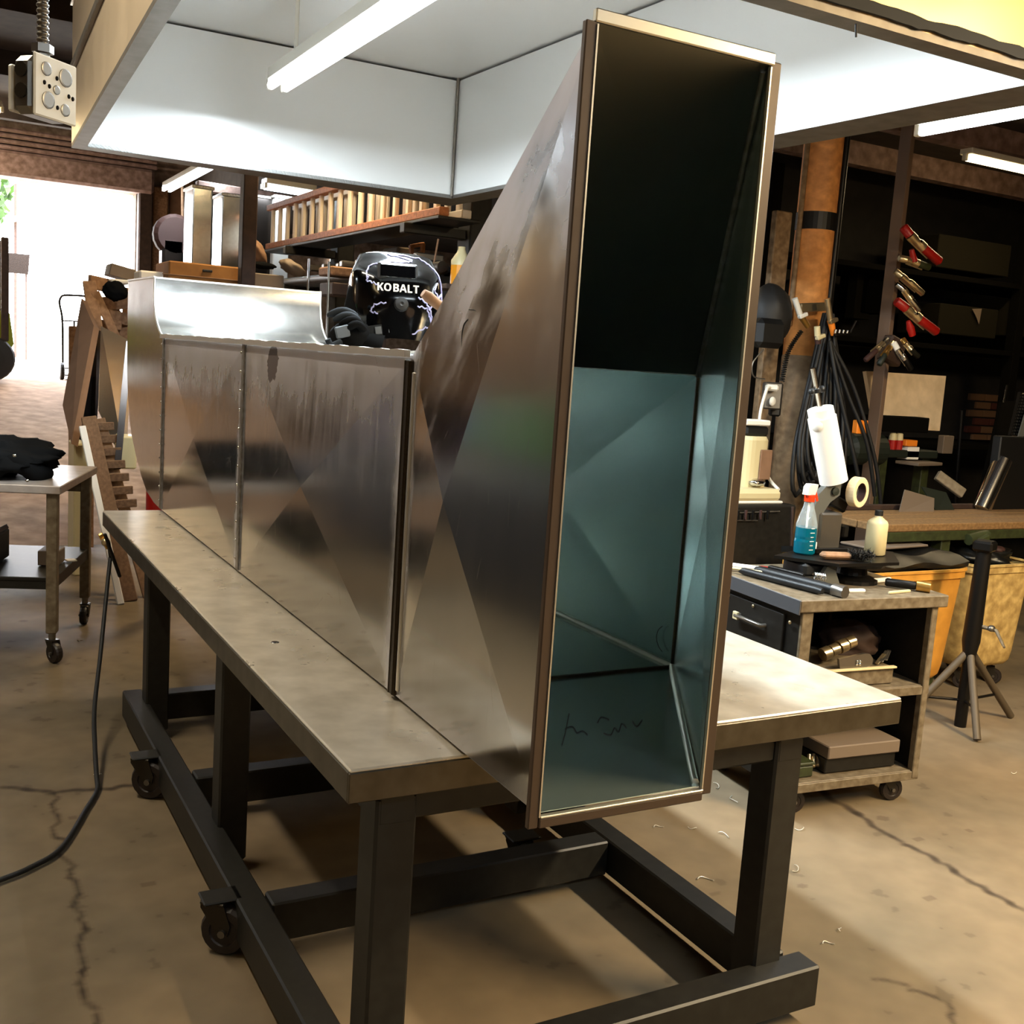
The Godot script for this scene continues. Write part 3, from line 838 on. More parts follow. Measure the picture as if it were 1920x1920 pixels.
func sheet_mat(key: String, maps: Array) -> StandardMaterial3D:
	var m := mk(key, Color(1, 1, 1), 1.0, 1.0)
	m.albedo_texture = maps[0]
	m.roughness_texture = maps[1]; m.roughness_texture_channel = BaseMaterial3D.TEXTURE_CHANNEL_GREEN
	m.metallic_texture = maps[1]; m.metallic_texture_channel = BaseMaterial3D.TEXTURE_CHANNEL_BLUE
	return m

func panel(called: String, p: Array, bulge: float, mo: Material, mi: Material, parent: Node, t := 0.0014):
	# a cross-broken sheet: four facets that meet at a centre raised by bulge; p counter-clockwise from outside, p[0] at u = v = 0
	var n: Vector3 = (p[1] - p[0]).cross(p[2] - p[0]).normalized()
	# centre where the diagonals cross
	var d1: Vector3 = p[2] - p[0]
	var d2: Vector3 = p[3] - p[1]
	var k: float = (p[1] - p[0]).cross(d2).length() / maxf(d1.cross(d2).length(), 1e-6)
	var kk: float = (p[1] - p[0]).cross(d1).length() / maxf(d1.cross(d2).length(), 1e-6)
	var c: Vector3 = p[0] + d1 * k + n * bulge
	var uv := [Vector2(0, 1), Vector2(1, 1), Vector2(1, 0), Vector2(0, 0)]
	var uc := Vector2(lerpf(0, 1, k), lerpf(1, 0, k))
	var a := Mb.new()
	var b := Mb.new()
	for i in 4:
		var j := (i + 1) % 4
		for e in [[p[i], uv[i]], [c, uc], [p[j], uv[j]]]:
			a.st.set_smooth_group(-1); a.st.set_uv(e[1]); a.st.add_vertex(e[0])
		b.tri(p[i] - n * t, c - n * t, p[j] - n * t)
		b.quad(p[i] - n * t, p[j] - n * t, p[j], p[i])
	var m := a.mesh()
	b.st.generate_normals(); b.st.commit(m)
	m.surface_set_material(0, mo); m.surface_set_material(1, mi)
	var o := MeshInstance3D.new()
	o.name = numbered(called, parent)
	o.mesh = m
	parent.add_child(o, true)
	return o

func duct():
	var t := thing("sheet_metal_duct", "tall galvanised sheet metal duct with open flanged mouth and upturned elbow", "duct", Vector3.ZERO)
	var xl := 0.923
	var xr := 1.697
	var yb := 0.839
	var yt := 1.592
	var z0 := -1.484
	var z1 := -2.146
	var z2 := -3.52
	var z3 := -4.85
	var fl := 0.910
	var fr := 1.262
	var ft := 2.118
	var ma := sheet_mat("sheet_a", residue_tone_maps(21, 0))
	var mb := sheet_mat("sheet_b", residue_tone_maps(33, 1))
	var mt := sheet_mat("sheet_t", residue_tone_maps(47, 2))
	var V := func(x: float, y: float, z: float) -> Vector3: return Vector3(x, y, z)
	panel("side_panel", [V.call(xl, yb, z3), V.call(xl, yb, z2), V.call(xl, yt, z2), V.call(xl, yt, z3)], 0.013, ma, M.galv_inner, t)
	panel("side_panel", [V.call(xl, yb, z2), V.call(xl, yb, z1), V.call(xl, yt, z1), V.call(xl, yt, z2)], 0.016, mb, M.galv_inner, t)
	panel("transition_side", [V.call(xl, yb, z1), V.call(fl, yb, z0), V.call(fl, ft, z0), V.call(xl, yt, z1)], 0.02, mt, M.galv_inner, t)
	panel("side_panel", [V.call(xr, yb, z2), V.call(xr, yb, z3), V.call(xr, yt, z3), V.call(xr, yt, z2)], 0.007, M.galv, M.galv_inner, t)
	panel("side_panel", [V.call(xr, yb, z1), V.call(xr, yb, z2), V.call(xr, yt, z2), V.call(xr, yt, z1)], 0.02, M.galv, M.galv_inner, t)
	panel("transition_side", [V.call(fr, yb, z0), V.call(xr, yb, z1), V.call(xr, yt, z1), V.call(fr, ft, z0)], 0.018, M.galv, M.galv_inner, t)
	panel("top_panel", [V.call(xl, yt, z2), V.call(xr, yt, z2), V.call(xr, yt, z3), V.call(xl, yt, z3)], 0.004, M.galv, M.galv_shaded, t)
	panel("top_panel", [V.call(xl, yt, z1), V.call(xr, yt, z1), V.call(xr, yt, z2), V.call(xl, yt, z2)], 0.004, M.galv, M.galv_shaded, t)
	panel("transition_top", [V.call(fl, ft, z0), V.call(fr, ft, z0), V.call(xr, yt, z1), V.call(xl, yt, z1)], 0.006, M.galv, M.galv_shaded, t)
	panel("bottom_panel", [V.call(xl, yb, z3), V.call(xr, yb, z3), V.call(xr, yb, z1), V.call(xl, yb, z1)], 0.0, M.galv, M.galv_inner, t)
	panel("transition_bottom", [V.call(xl, yb, z1), V.call(xr, yb, z1), V.call(fr, yb, z0), V.call(fl, yb, z0)], 0.0, M.galv, M.galv_inner, t)
	# elbow: two cheeks, a heel sheet and a throat sheet
	var heel := [Vector2(-4.85, 0.839), Vector2(-5.02, 0.846), Vector2(-5.2, 0.872), Vector2(-5.346, 0.925), Vector2(-5.5, 1.005), Vector2(-5.63, 1.09), Vector2(-5.71, 1.17), Vector2(-5.77, 1.29), Vector2(-5.80, 1.42), Vector2(-5.81, 1.6), Vector2(-5.815, 1.86)]
	var throat := [Vector2(-5.105, 1.85), Vector2(-5.103, 1.79), Vector2(-5.09, 1.735), Vector2(-5.06, 1.685), Vector2(-5.015, 1.645), Vector2(-4.96, 1.615), Vector2(-4.905, 1.598), Vector2(-4.85, 1.592)]
	for s in [0, 1]:
		var poly := []
		for v in heel + throat: poly.append(Vector2(v.x, v.y))
		var c := Mb.new()
		c.prism(poly, 0.0016, Transform3D(Basis(Vector3.BACK, Vector3.UP, Vector3.LEFT), Vector3(xl if s == 0 else xr, 0, 0)))
		obj("elbow_cheek", c, M.galv, t)
	var hg := []
	var tg := []
	for x in [xl, xr]:
		var r1 := []
		var r2 := []
		for v in heel: r1.append(Vector3(x, v.y, v.x))
		for v in throat: r2.append(Vector3(x, v.y, v.x))
		hg.append(r1); tg.append(r2)
	var hb := Mb.new(); hb.sheet([hg[1], hg[0]], 0.0015); obj("elbow_heel", hb, M.galv, t)
	var tb := Mb.new(); tb.sheet([tg[1], tg[0]], 0.0015); obj("elbow_throat", tb, M.galv, t)
	# throat hems and top rim
	for x in [xl, xr]:
		var pts := []
		for v in throat: pts.append(Vector3(x, v.y, v.x))
		var hm := Mb.new(); hm.tube(pts, 0.005, 6); obj("hem", hm, M.bright_edge, t)
	var rm := Mb.new()
	rm.bar(Vector3(xl, 1.852, -5.105), Vector3(xr, 1.852, -5.105), 0.01, 0.008); rm.bar(Vector3(xl, 1.858, -5.815), Vector3(xr, 1.858, -5.815), 0.01, 0.008)
	rm.bar(Vector3(xl, 1.855, -5.105), Vector3(xl, 1.86, -5.815), 0.008, 0.008); rm.bar(Vector3(xr, 1.855, -5.105), Vector3(xr, 1.86, -5.815), 0.008, 0.008)
	obj("elbow_rim", rm, M.bright_edge, t)
	# long top hem of the body, thick and whitened towards the near end
	var nz := FastNoiseLite.new(); nz.seed = 6; nz.frequency = 3.0
	for x in [xl, xr]:
		var h1 := []
		var h2 := []
		for k in 60:
			var z := lerpf(z3, z1, k / 59.0)
			h1.append(Vector3(x - 0.006, yt - 0.004 - 0.004 * absf(nz.get_noise_1d(z * 3.0)), z))
			h2.append(Vector3(x - 0.006, yt + 0.012 + 0.004 * nz.get_noise_1d(z * 5.0 + 9.0), z))
		var hb2 := Mb.new(); hb2.sheet([h1, h2], -0.014); obj("top_hem", hb2, M.bright_edge, t)
	# vertical seams on both walls: drive slips, the near one wide and brown
	for x in [xl, xr]:
		var d := -1.0 if x == xl else 1.0
		for k in [[z3, 0.026, "seam"], [z2, 0.03, "seam"]]:
			var sm := Mb.new(); sm.box(Vector3(x + d * 0.003, (yb + yt) / 2, k[0]), Vector3(0.007, yt - yb - 0.006, k[1]), Basis(), 0.002); var so := obj("seam_strip", sm, M.seam, t)
			for i in 12:
				var sc := Mb.new(); sc.blob(Vector3(x + d * 0.008, yb + 0.04 + i * 0.062, k[0] - 0.011), Vector3(0.004, 0.005, 0.005), Basis(), 0.0, 1.0, 1, 10, 6); obj("screw", sc, M.chrome, so)
		var wide := Mb.new()
		wide.box(Vector3(x + d * 0.005, (yb + yt) / 2 - 0.004, z1 - 0.004), Vector3(0.011, yt - yb - 0.01, 0.034), Basis(), 0.003)
		wide.box(Vector3(x + d * 0.0105, (yb + yt) / 2 - 0.004, z1 - 0.014), Vector3(0.003, yt - yb - 0.014, 0.005), Basis(), 0.001)
		wide.box(Vector3(x + d * 0.0105, (yb + yt) / 2 - 0.004, z1 + 0.006), Vector3(0.003, yt - yb - 0.014, 0.005), Basis(), 0.001)
		obj("joint_cleat", wide, M.cleat, t)
		var side := Mb.new(); side.box(Vector3(x + d * 0.004, (yb + yt) / 2 - 0.01, z1 + 0.022), Vector3(0.006, yt - yb - 0.05, 0.012), Basis(), 0.002); obj("weld_strip", side, M.bright_edge, t)
	# floor and ceiling seams inside
	var fs := Mb.new()
	fs.box(Vector3((xl + xr) / 2, yb + 0.003, z1), Vector3(xr - xl - 0.01, 0.008, 0.012), Basis(), 0.002)
	obj("floor_seam", fs, M.cleat, t)
	var c1 := Mb.new(); c1.tube([Vector3(xr - 0.006, yb + 0.005, z1), Vector3(xr - 0.006, yb + 0.005, z3)], 0.006, 6); obj("corner_weld", c1, M.bright_edge, t)
	var c2 := Mb.new(); c2.tube([Vector3(xr - 0.006, yb + 0.005, z1), Vector3(fr - 0.004, yb + 0.005, z0 - 0.01)], 0.007, 6); obj("corner_weld", c2, M.bright_edge, t)
	var c3 := Mb.new(); c3.tube([Vector3(xr - 0.006, yt - 0.005, z1), Vector3(fr - 0.004, ft - 0.008, z0 - 0.01)], 0.006, 6); obj("corner_weld", c3, M.seam, t)
	var c4 := Mb.new(); c4.tube([Vector3(xr - 0.004, yb, z1), Vector3(xr - 0.004, yt, z1)], 0.005, 6); obj("corner_weld", c4, M.cleat, t)
	# the mouth flange: four folded strips
	var f1 := Mb.new(); f1.box(Vector3(0.902, 1.466, z0), Vector3(0.02, 1.304, 0.012), Basis(), 0.002); obj("flange_strip", f1, M.flange, t)
	var f2 := Mb.new(); f2.box(Vector3(1.273, 1.474, z0), Vector3(0.022, 1.3, 0.012), Basis(), 0.002); obj("flange_strip", f2, M.flange, t)
	var f3 := Mb.new(); f3.box(Vector3(1.088, 2.127, z0 + 0.002), Vector3(0.36, 0.02, 0.012), Basis(), 0.002); obj("flange_strip", f3, M.bright_edge, t)
	var f4 := Mb.new(); f4.box(Vector3(1.088, 0.8225, z0 + 0.002), Vector3(0.35, 0.018, 0.012), Basis(), 0.002); obj("flange_strip", f4, M.flange, t)
	var f5 := Mb.new()
	f5.box(Vector3(1.088, 0.834, z0 + 0.004), Vector3(0.348, 0.004, 0.012), Basis(), 0.001); f5.box(Vector3(0.9125, 1.474, z0 + 0.005), Vector3(0.003, 1.28, 0.006)); f5.box(Vector3(1.2605, 1.474, z0 + 0.005), Vector3(0.003, 1.28, 0.006))
	obj("flange_edge", f5, M.bright_edge, t)
	# felt-pen notes on the sheet
	var inks := [
		[Vector3(0.911, 1.686, -1.861), Vector3(0.911, 1.683, -1.831), Vector3(0.911, 1.667, -1.807), Vector3(0.911, 1.639, -1.801), Vector3(0.911, 1.613, -1.812), Vector3(0.911, 1.595, -1.839), Vector3(0.911, 1.598, -1.869), Vector3(0.911, 1.626, -1.885), Vector3(0.911, 1.656, -1.882), Vector3(0.911, 1.668, -1.863)],
		[Vector3(0.911, 1.624, -1.866), Vector3(0.911, 1.622, -1.847), Vector3(0.911, 1.633, -1.846)], [Vector3(0.911, 1.637, -1.845), Vector3(0.911, 1.627, -1.825), Vector3(0.911, 1.641, -1.838), Vector3(0.911, 1.633, -1.822), Vector3(0.911, 1.645, -1.832), Vector3(0.911, 1.649, -1.819)],
		[Vector3(0.911, 1.587, -1.845), Vector3(0.911, 1.572, -1.833), Vector3(0.911, 1.583, -1.826)], [Vector3(0.911, 1.578, -1.816), Vector3(0.911, 1.588, -1.811), Vector3(0.911, 1.58, -1.801), Vector3(0.911, 1.589, -1.8)], [Vector3(0.911, 1.592, -1.794), Vector3(0.911, 1.586, -1.782), Vector3(0.911, 1.595, -1.786), Vector3(0.911, 1.589, -1.774)], [Vector3(0.911, 1.601, -1.767), Vector3(0.911, 1.594, -1.756), Vector3(0.911, 1.601, -1.757), Vector3(0.911, 1.608, -1.741), Vector3(0.911, 1.6, -1.746)],
		[Vector3(0.909, 1.284, -1.845), Vector3(0.909, 1.275, -1.837), Vector3(0.909, 1.291, -1.827)], [Vector3(0.909, 1.288, -1.827), Vector3(0.909, 1.304, -1.811), Vector3(0.909, 1.307, -1.804)],
		[Vector3(1.235, 0.8415, -1.908), Vector3(1.167, 0.8415, -1.811), Vector3(1.121, 0.8415, -1.749)], [Vector3(1.177, 0.8415, -1.828), Vector3(1.199, 0.8415, -1.835), Vector3(1.187, 0.8415, -1.798), Vector3(1.205, 0.8415, -1.806), Vector3(1.203, 0.8415, -1.783)],
		[Vector3(1.266, 0.8415, -1.841), Vector3(1.294, 0.8415, -1.868), Vector3(1.3, 0.8415, -1.848)], [Vector3(1.242, 0.8415, -1.78), Vector3(1.249, 0.8415, -1.765), Vector3(1.283, 0.8415, -1.801), Vector3(1.276, 0.8415, -1.776), Vector3(1.314, 0.8415, -1.819), Vector3(1.307, 0.8415, -1.793)], [Vector3(1.345, 0.8415, -1.823), Vector3(1.334, 0.8415, -1.792), Vector3(1.37, 0.8415, -1.823)],
		[Vector3(1.687, 0.9376, -2.193), Vector3(1.687, 0.9219, -2.21), Vector3(1.687, 0.898, -2.213), Vector3(1.687, 0.8788, -2.199), Vector3(1.687, 0.8715, -2.184)],
		[Vector3(1.11, 2.119, -1.56), Vector3(1.113, 2.125, -1.55), Vector3(1.132, 2.125, -1.56), Vector3(1.124, 2.122, -1.57), Vector3(1.118, 2.128, -1.545), Vector3(1.14, 2.124, -1.565), Vector3(1.11, 2.124, -1.555)]]
	for s in inks:
		var b := Mb.new(); b.tube(spline(s, s.size() * 5), 0.0011, 5); obj("ink_mark", b, M.ink, t)

func on_the_duct():
	var t := thing("welding_helmet", "glossy black welding helmet with pale lightning bolts and white lettering", "welding helmet", Vector3(1.275, 1.597, -3.12), deg_to_rad(-14.0))
	var tilt := Transform3D(Basis(Vector3.RIGHT, deg_to_rad(-14.0)), Vector3(0, 0.01, 0))
	var at := func(a: float, y: float, k: float) -> Vector3:
		var f: float = y / 0.25
		var sc := 0.74 + 0.3 * smoothstep(-0.1, 0.45, f) - 0.2 * smoothstep(0.72, 1.05, f)
		var dz := 1.0 - 0.42 * smoothstep(0.62, 1.02, f)
		return tilt * (Vector3(0.122 * signf(sin(a)) * pow(absf(sin(a)), 0.72) * sc, y, 0.135 * pow(maxf(cos(a), 0.0), 0.6) * signf(cos(a)) * sc * dz - (0.0 if cos(a) > 0 else pow(absf(cos(a)), 0.8) * 0.11)) * k)
	t.scale = Vector3.ONE * 1.1
	var grid := []
	for j in 15:
		var row := []
		for i in 29: row.append(at.call(deg_to_rad(-125.0 + 250.0 * i / 28.0), 0.248 * j / 14.0, 1.0))
		grid.append(row)
	for j in 4:
		var row := []
		for i in 29:
			var e: Vector3 = at.call(deg_to_rad(-125.0 + 250.0 * i / 28.0), 0.248, 1.0)
			var mid: Vector3 = tilt * Vector3(0, 0.262, -0.01)
			row.append(e.lerp(mid, [0.2, 0.5, 0.8, 0.98][j]) + Vector3(0, [0.006, 0.008, 0.004, 0.0][j], 0))
		grid.append(row)
	var sh := Mb.new(); sh.sheet(grid, 0.004, 1); obj("shell", sh, M.black_gloss, t)
	var vis := Mb.new(); vis.box(tilt * Vector3(-0.01, 0.175, 0.132), Vector3(0.11, 0.05, 0.012), tilt.basis, 0.005); obj("lens_frame", vis, M.rubber, t)
	var ln := Mb.new(); ln.box(tilt * Vector3(-0.01, 0.175, 0.139), Vector3(0.095, 0.036, 0.004), tilt.basis, 0.002); obj("lens", ln, M.black_gloss, t)
	var tm := TextMesh.new()
	tm.text = "KOBALT"; tm.depth = 0.003; tm.pixel_size = 0.0012
	var fo := SystemFont.new(); fo.font_names = PackedStringArray(["Droid Sans"]); fo.font_weight = 800
	tm.font = fo; tm.font_size = 22
	var tx := obj("lettering", tm, M.paper, t)
	tx.transform = tilt * Transform3D(Basis().scaled(Vector3(1.15, 1.1, 1.0)), Vector3(-0.012, 0.126, 0.1475))
	var kn := Mb.new(); kn.lathe([Vector2(0, 0), Vector2(0.018, 0), Vector2(0.02, 0.006), Vector2(0.017, 0.014), Vector2(0.006, 0.016), Vector2(0, 0.012)], Transform3D(tilt.basis * Basis(Vector3.RIGHT, PI / 2), tilt * Vector3(0.0, 0.085, 0.132)), 18, -1); obj("knob", kn, M.rubber, t)
	var bolts := [[[-10, 0.243], [12, 0.225], [5, 0.215], [-12, 0.21], [-34, 0.195], [-40, 0.17], [-38, 0.15]],
		[[-10, 0.243], [25, 0.238], [40, 0.22], [52, 0.19], [66, 0.15], [74, 0.12]], [[48, 0.16], [40, 0.135], [52, 0.12], [40, 0.1], [34, 0.082], [44, 0.06], [52, 0.042]],
		[[52, 0.12], [64, 0.135], [70, 0.11], [66, 0.08], [54, 0.07], [52, 0.042]], [[14, 0.085], [28, 0.082], [38, 0.062], [54, 0.042]], [[-12, 0.088], [-28, 0.082], [-36, 0.066], [-24, 0.06]],
		[[54, 0.042], [36, 0.036], [14, 0.014]], [[14, 0.108], [26, 0.095], [34, 0.08]], [[-36, 0.16], [-40, 0.148], [-28, 0.14], [-20, 0.13]]]
	for l in bolts:
		var pts := []
		for i in l.size() - 1:
			for k in 5:
				var f := k / 5.0
				var jig := 0.0025 * sin(i * 7.3 + k * 4.1)
				pts.append(at.call(deg_to_rad(lerpf(l[i][0], l[i + 1][0], f)), lerpf(l[i][1], l[i + 1][1], f) + jig, 1.004))
		pts.append(at.call(deg_to_rad(l[-1][0]), l[-1][1], 1.004))
		var b := Mb.new(); b.tube(pts, 0.0022, 5); obj("lightning_print", b, M.bolt_glow, t)
	var hg := Mb.new(); hg.tube(spline([Vector3(-0.1, 0.1, -0.02), Vector3(-0.1, 0.16, -0.11), Vector3(0, 0.18, -0.16), Vector3(0.1, 0.16, -0.11), Vector3(0.1, 0.1, -0.02)], 24), 0.011, 8); obj("headband", hg, M.rubber, t)
	# cloth cap and glove heaped against it
	var cp := thing("cloth_cap", "black cloth cap with grey printed band leaning on the welding helmet", "cap", Vector3.ZERO)
	var c0: Vector3 = Vector3(1.18, 1.73, -3.12)
	var cb := Mb.new(); cb.blob(c0 + Vector3(0, 0.0, -0.02), Vector3(0.055, 0.105, 0.07), Basis(Vector3.BACK, -0.12), 0.12, 1.6, 5, 28, 18); obj("crown", cb, M.cloth_black, cp)
	var bd := Mb.new()
	var band := []
	for j in 2:
		var row := []
		for i in 12: row.append(c0 + Vector3(-0.085 + 0.15 * i / 11.0, -0.075 - 0.045 * (1 - j) + 0.028 * i / 11.0, 0.075 + 0.022 * sin(PI * i / 11.0)))
		band.append(row)
	bd.sheet(band, 0.006, 1); obj("band", bd, M.cloth_grey, cp)
	for k in 3:
		var tp := Mb.new(); tp.box(c0 + Vector3(-0.03 + 0.035 * k, -0.081 + 0.0065 * k, 0.099), Vector3(0.02 if k == 1 else 0.008, 0.022, 0.003), Basis(Vector3.BACK, 0.18), 0.001); obj("band_print", tp, M.patch_grey, cp)
	var g := thing("work_glove", "black work glove with grey patch lying below the cloth cap", "glove", Vector3.ZERO)
	var pm := Mb.new(); pm.blob(Vector3(1.096, 1.636, -3.02), Vector3(0.06, 0.045, 0.05), Basis(Vector3.BACK, 0.2), 0.18, 1.8, 8, 24, 14); obj("palm", pm, M.cloth_black, g)
	for k in 4:
		var a: Vector3 = Vector3(1.107, 1.677, -3) + Vector3(0.004 * k, -0.012 * k + 0.012, 0.012 * k)
		var e: Vector3 = Vector3(1.034, 1.674, -3.02) + Vector3(0.012 * k - 0.008, -0.012 * k + 0.012, 0.02 * k)
		var fg := Mb.new(); fg.tube(spline([a, (a + e) * 0.5 + Vector3(0, 0.016, 0.01), e], 10), [0.010, 0.0115, 0.012, 0.0115, 0.0115, 0.011, 0.0115, 0.011, 0.0105, 0.009, 0.005], 10); obj("finger", fg, M.cloth_grey if k < 2 else M.cloth_black, g)
	var th := Mb.new(); th.tube(spline([Vector3(1.047, 1.616, -2.95), Vector3(1.019, 1.602, -2.95), Vector3(1.006, 1.619, -2.95)], 8), 0.009, 8); obj("thumb", th, M.cloth_grey, g)
	var pt := Mb.new(); pt.box(Vector3(1.051, 1.643, -2.955), Vector3(0.042, 0.034, 0.008), Basis(Vector3.BACK, 0.28), 0.003); obj("back_patch", pt, M.patch_grey, g)
	var cf := Mb.new(); cf.tube([Vector3(1.138, 1.613, -3.02), Vector3(1.189, 1.601, -3)], [0.035, 0.042], 16); obj("cuff", cf, M.cloth_black, g)
	var hm := thing("mallet", "wooden mallet handle leaning against the welding helmet", "mallet", Vector3.ZERO)
	var hh := Mb.new(); hh.tube([Vector3(1.19, 1.759, -2.72), Vector3(1.206, 1.75, -2.72), Vector3(1.255, 1.713, -2.7), Vector3(1.289, 1.685, -2.68)], [0.011, 0.016, 0.013, 0.012], 12); obj("handle", hh, M.wood, hm)
	var hd := Mb.new(); hd.lathe([Vector2(0, -0.05), Vector2(0.034, -0.05), Vector2(0.038, -0.045), Vector2(0.038, 0.045), Vector2(0.034, 0.05), Vector2(0, 0.05)], Transform3D(Basis(Vector3.RIGHT, PI / 2), Vector3(1.294, 1.66, -2.68) + Vector3(0, 0.0, 0)), 18, -1); obj("head", hd, M.wood, hm)

# ---------------------------------------------------------------- left: small table, far end of the shop
func work_table_with_jacket():
	var yaw := deg_to_rad(18.4)
	var bs := Basis(Vector3.UP, -yaw)            # local +x runs along the near edge, local -z into the shop
	var o := Vector3(0.57, 0, -5.40)
	var P := func(x: float, y: float, z: float) -> Vector3: return o + bs * Vector3(x, y, z)
	var t := thing("steel_work_table", "small steel work table on casters with a lower shelf", "table", Vector3.ZERO)
	var w := 0.95
	var d := 0.86
	var tp := Mb.new(); tp.box(P.call(-w / 2, 0.845, -d / 2), Vector3(w, 0.04, d), bs, 0.004); obj("tabletop", tp, M.table_small, t)
	for k in [[-0.045, -0.05], [-0.045, -d + 0.06], [-w + 0.045, -0.05], [-w + 0.045, -d + 0.06]]:
		var l := Mb.new(); l.box(P.call(k[0], 0.485, k[1]), Vector3(0.05, 0.68, 0.05), bs, 0.004); obj("leg", l, M.cart, t)
		var st := Mb.new(); st.tube([P.call(k[0], 0.1, k[1]), P.call(k[0], 0.16, k[1])], 0.017, 10); obj("caster_stem", st, M.steel, t)
		var cp: Vector3 = P.call(k[0], 0.0, k[1])
		caster(t, cp, 0.5 + k[1], 0.05, 0.034)
	var sh := Mb.new(); sh.box(P.call(-w / 2, 0.41, -d / 2), Vector3(w - 0.06, 0.02, d - 0.06), bs, 0.003); obj("shelf", sh, M.cart_dark, t)
	for k in [[-w / 2, -0.05, w - 0.1, 0.03], [-w / 2, -d + 0.06, w - 0.1, 0.03]]:
		var r := Mb.new(); r.box(P.call(k[0], 0.385, k[1]), Vector3(k[2], 0.05, k[3]), bs, 0.003); obj("shelf_rail", r, M.cart_dark, t)
	for x in [-0.045, -w + 0.045]:
		var r := Mb.new(); r.box(P.call(x, 0.385, -d / 2), Vector3(0.03, 0.05, d - 0.16), bs, 0.003); obj("shelf_rail", r, M.cart_dark, t)
	var bp := Mb.new(); bp.box(P.call(-w / 2, 0.78, -d + 0.05), Vector3(w - 0.12, 0.1, 0.02), bs, 0.003); obj("apron", bp, M.cart, t)
	var j := thing("jacket", "black jacket heaped on the small steel work table", "jacket", Vector3.ZERO)
	var jb := Mb.new(); jb.blob(P.call(-0.42, 0.955, -0.3), Vector3(0.33, 0.1, 0.24), bs, 0.55, 1.3, 14, 40, 22); obj("body", jb, M.cloth_black, j)
	var sl := Mb.new(); sl.tube(spline([P.call(-0.4, 0.95, -0.2), P.call(-0.22, 0.95, -0.16), P.call(-0.16, 0.9, -0.2), P.call(-0.13, 0.885, -0.32)], 14), [0.055, 0.06, 0.062, 0.06, 0.056, 0.055, 0.058, 0.055, 0.05, 0.05, 0.048, 0.045, 0.042, 0.04, 0.03], 12); obj("sleeve", sl, M.cloth_black, j)
	var sl2 := Mb.new(); sl2.tube(spline([P.call(-0.5, 0.93, -0.1), P.call(-0.42, 0.885, 0.0), P.call(-0.4, 0.83, 0.03)], 10), 0.045, 10); obj("hem", sl2, M.cloth_black, j)
	for k in 2:
		var bt := Mb.new(); bt.blob([Vector3(0.3737, 1.006, -5.42), Vector3(0.4263, 0.8926, -5.4)][k], Vector3(0.009, 0.007, 0.006), Basis(), 0.0, 1.0, 1, 10, 6); obj("snap_button", bt, M.chrome, j)
	var bx := thing("tool_tray", "dark open metal tray on the shelf of the small work table", "tray", Vector3.ZERO)
	var b1 := Mb.new(); b1.box(P.call(-0.6, 0.5, -0.3), Vector3(0.5, 0.15, 0.36), bs, 0.008); obj("body", b1, M.cart_dark, bx)
	var b2 := Mb.new(); b2.bar(P.call(-0.36, 0.59, -0.2), P.call(-0.29, 0.63, -0.22), 0.035, 0.016); obj("handle", b2, M.post, bx)
	var bo := thing("cardboard_carton", "small torn carton behind the table leg on the lower shelf", "carton", Vector3.ZERO)
	var c1 := Mb.new(); c1.box(P.call(-0.12, 0.46, -0.36), Vector3(0.1, 0.075, 0.14), bs, 0.004); obj("body", c1, M.grey_box, bo)
	var c2 := Mb.new(); c2.box(P.call(-0.04, 0.428, -0.42), Vector3(0.05, 0.008, 0.05), bs * Basis(Vector3.UP, 0.5), 0.002); obj("flap", c2, M.paper, bo)

func leaning(called: String, label: String, cat: String, q: Array, th: float, m: Material, group := "") -> Node3D:
	# a flat board given by its four corners, th thick
	var t := thing(called, label, cat, Vector3.ZERO, 0.0, group)
	var b := Mb.new()
	b.sheet([[q[0], q[1]], [q[3], q[2]]], th, -1)
	obj("sheet", b, m, t)
	return t

func front_box(called: String, label: String, cat: String, tl: Vector3, br: Vector3, d: float, m: Material, bev := 0.006, group := "", lean := 0.0) -> MeshInstance3D:
	var b := Mb.new()
	b.box(Vector3((tl.x + br.x) / 2, (tl.y + br.y) / 2, tl.z - d / 2), Vector3(absf(br.x - tl.x), absf(tl.y - br.y), d), Basis(Vector3.BACK, lean), bev)
	var o := obj(called, b, m)
	tag(o, label, cat, group)
	return o

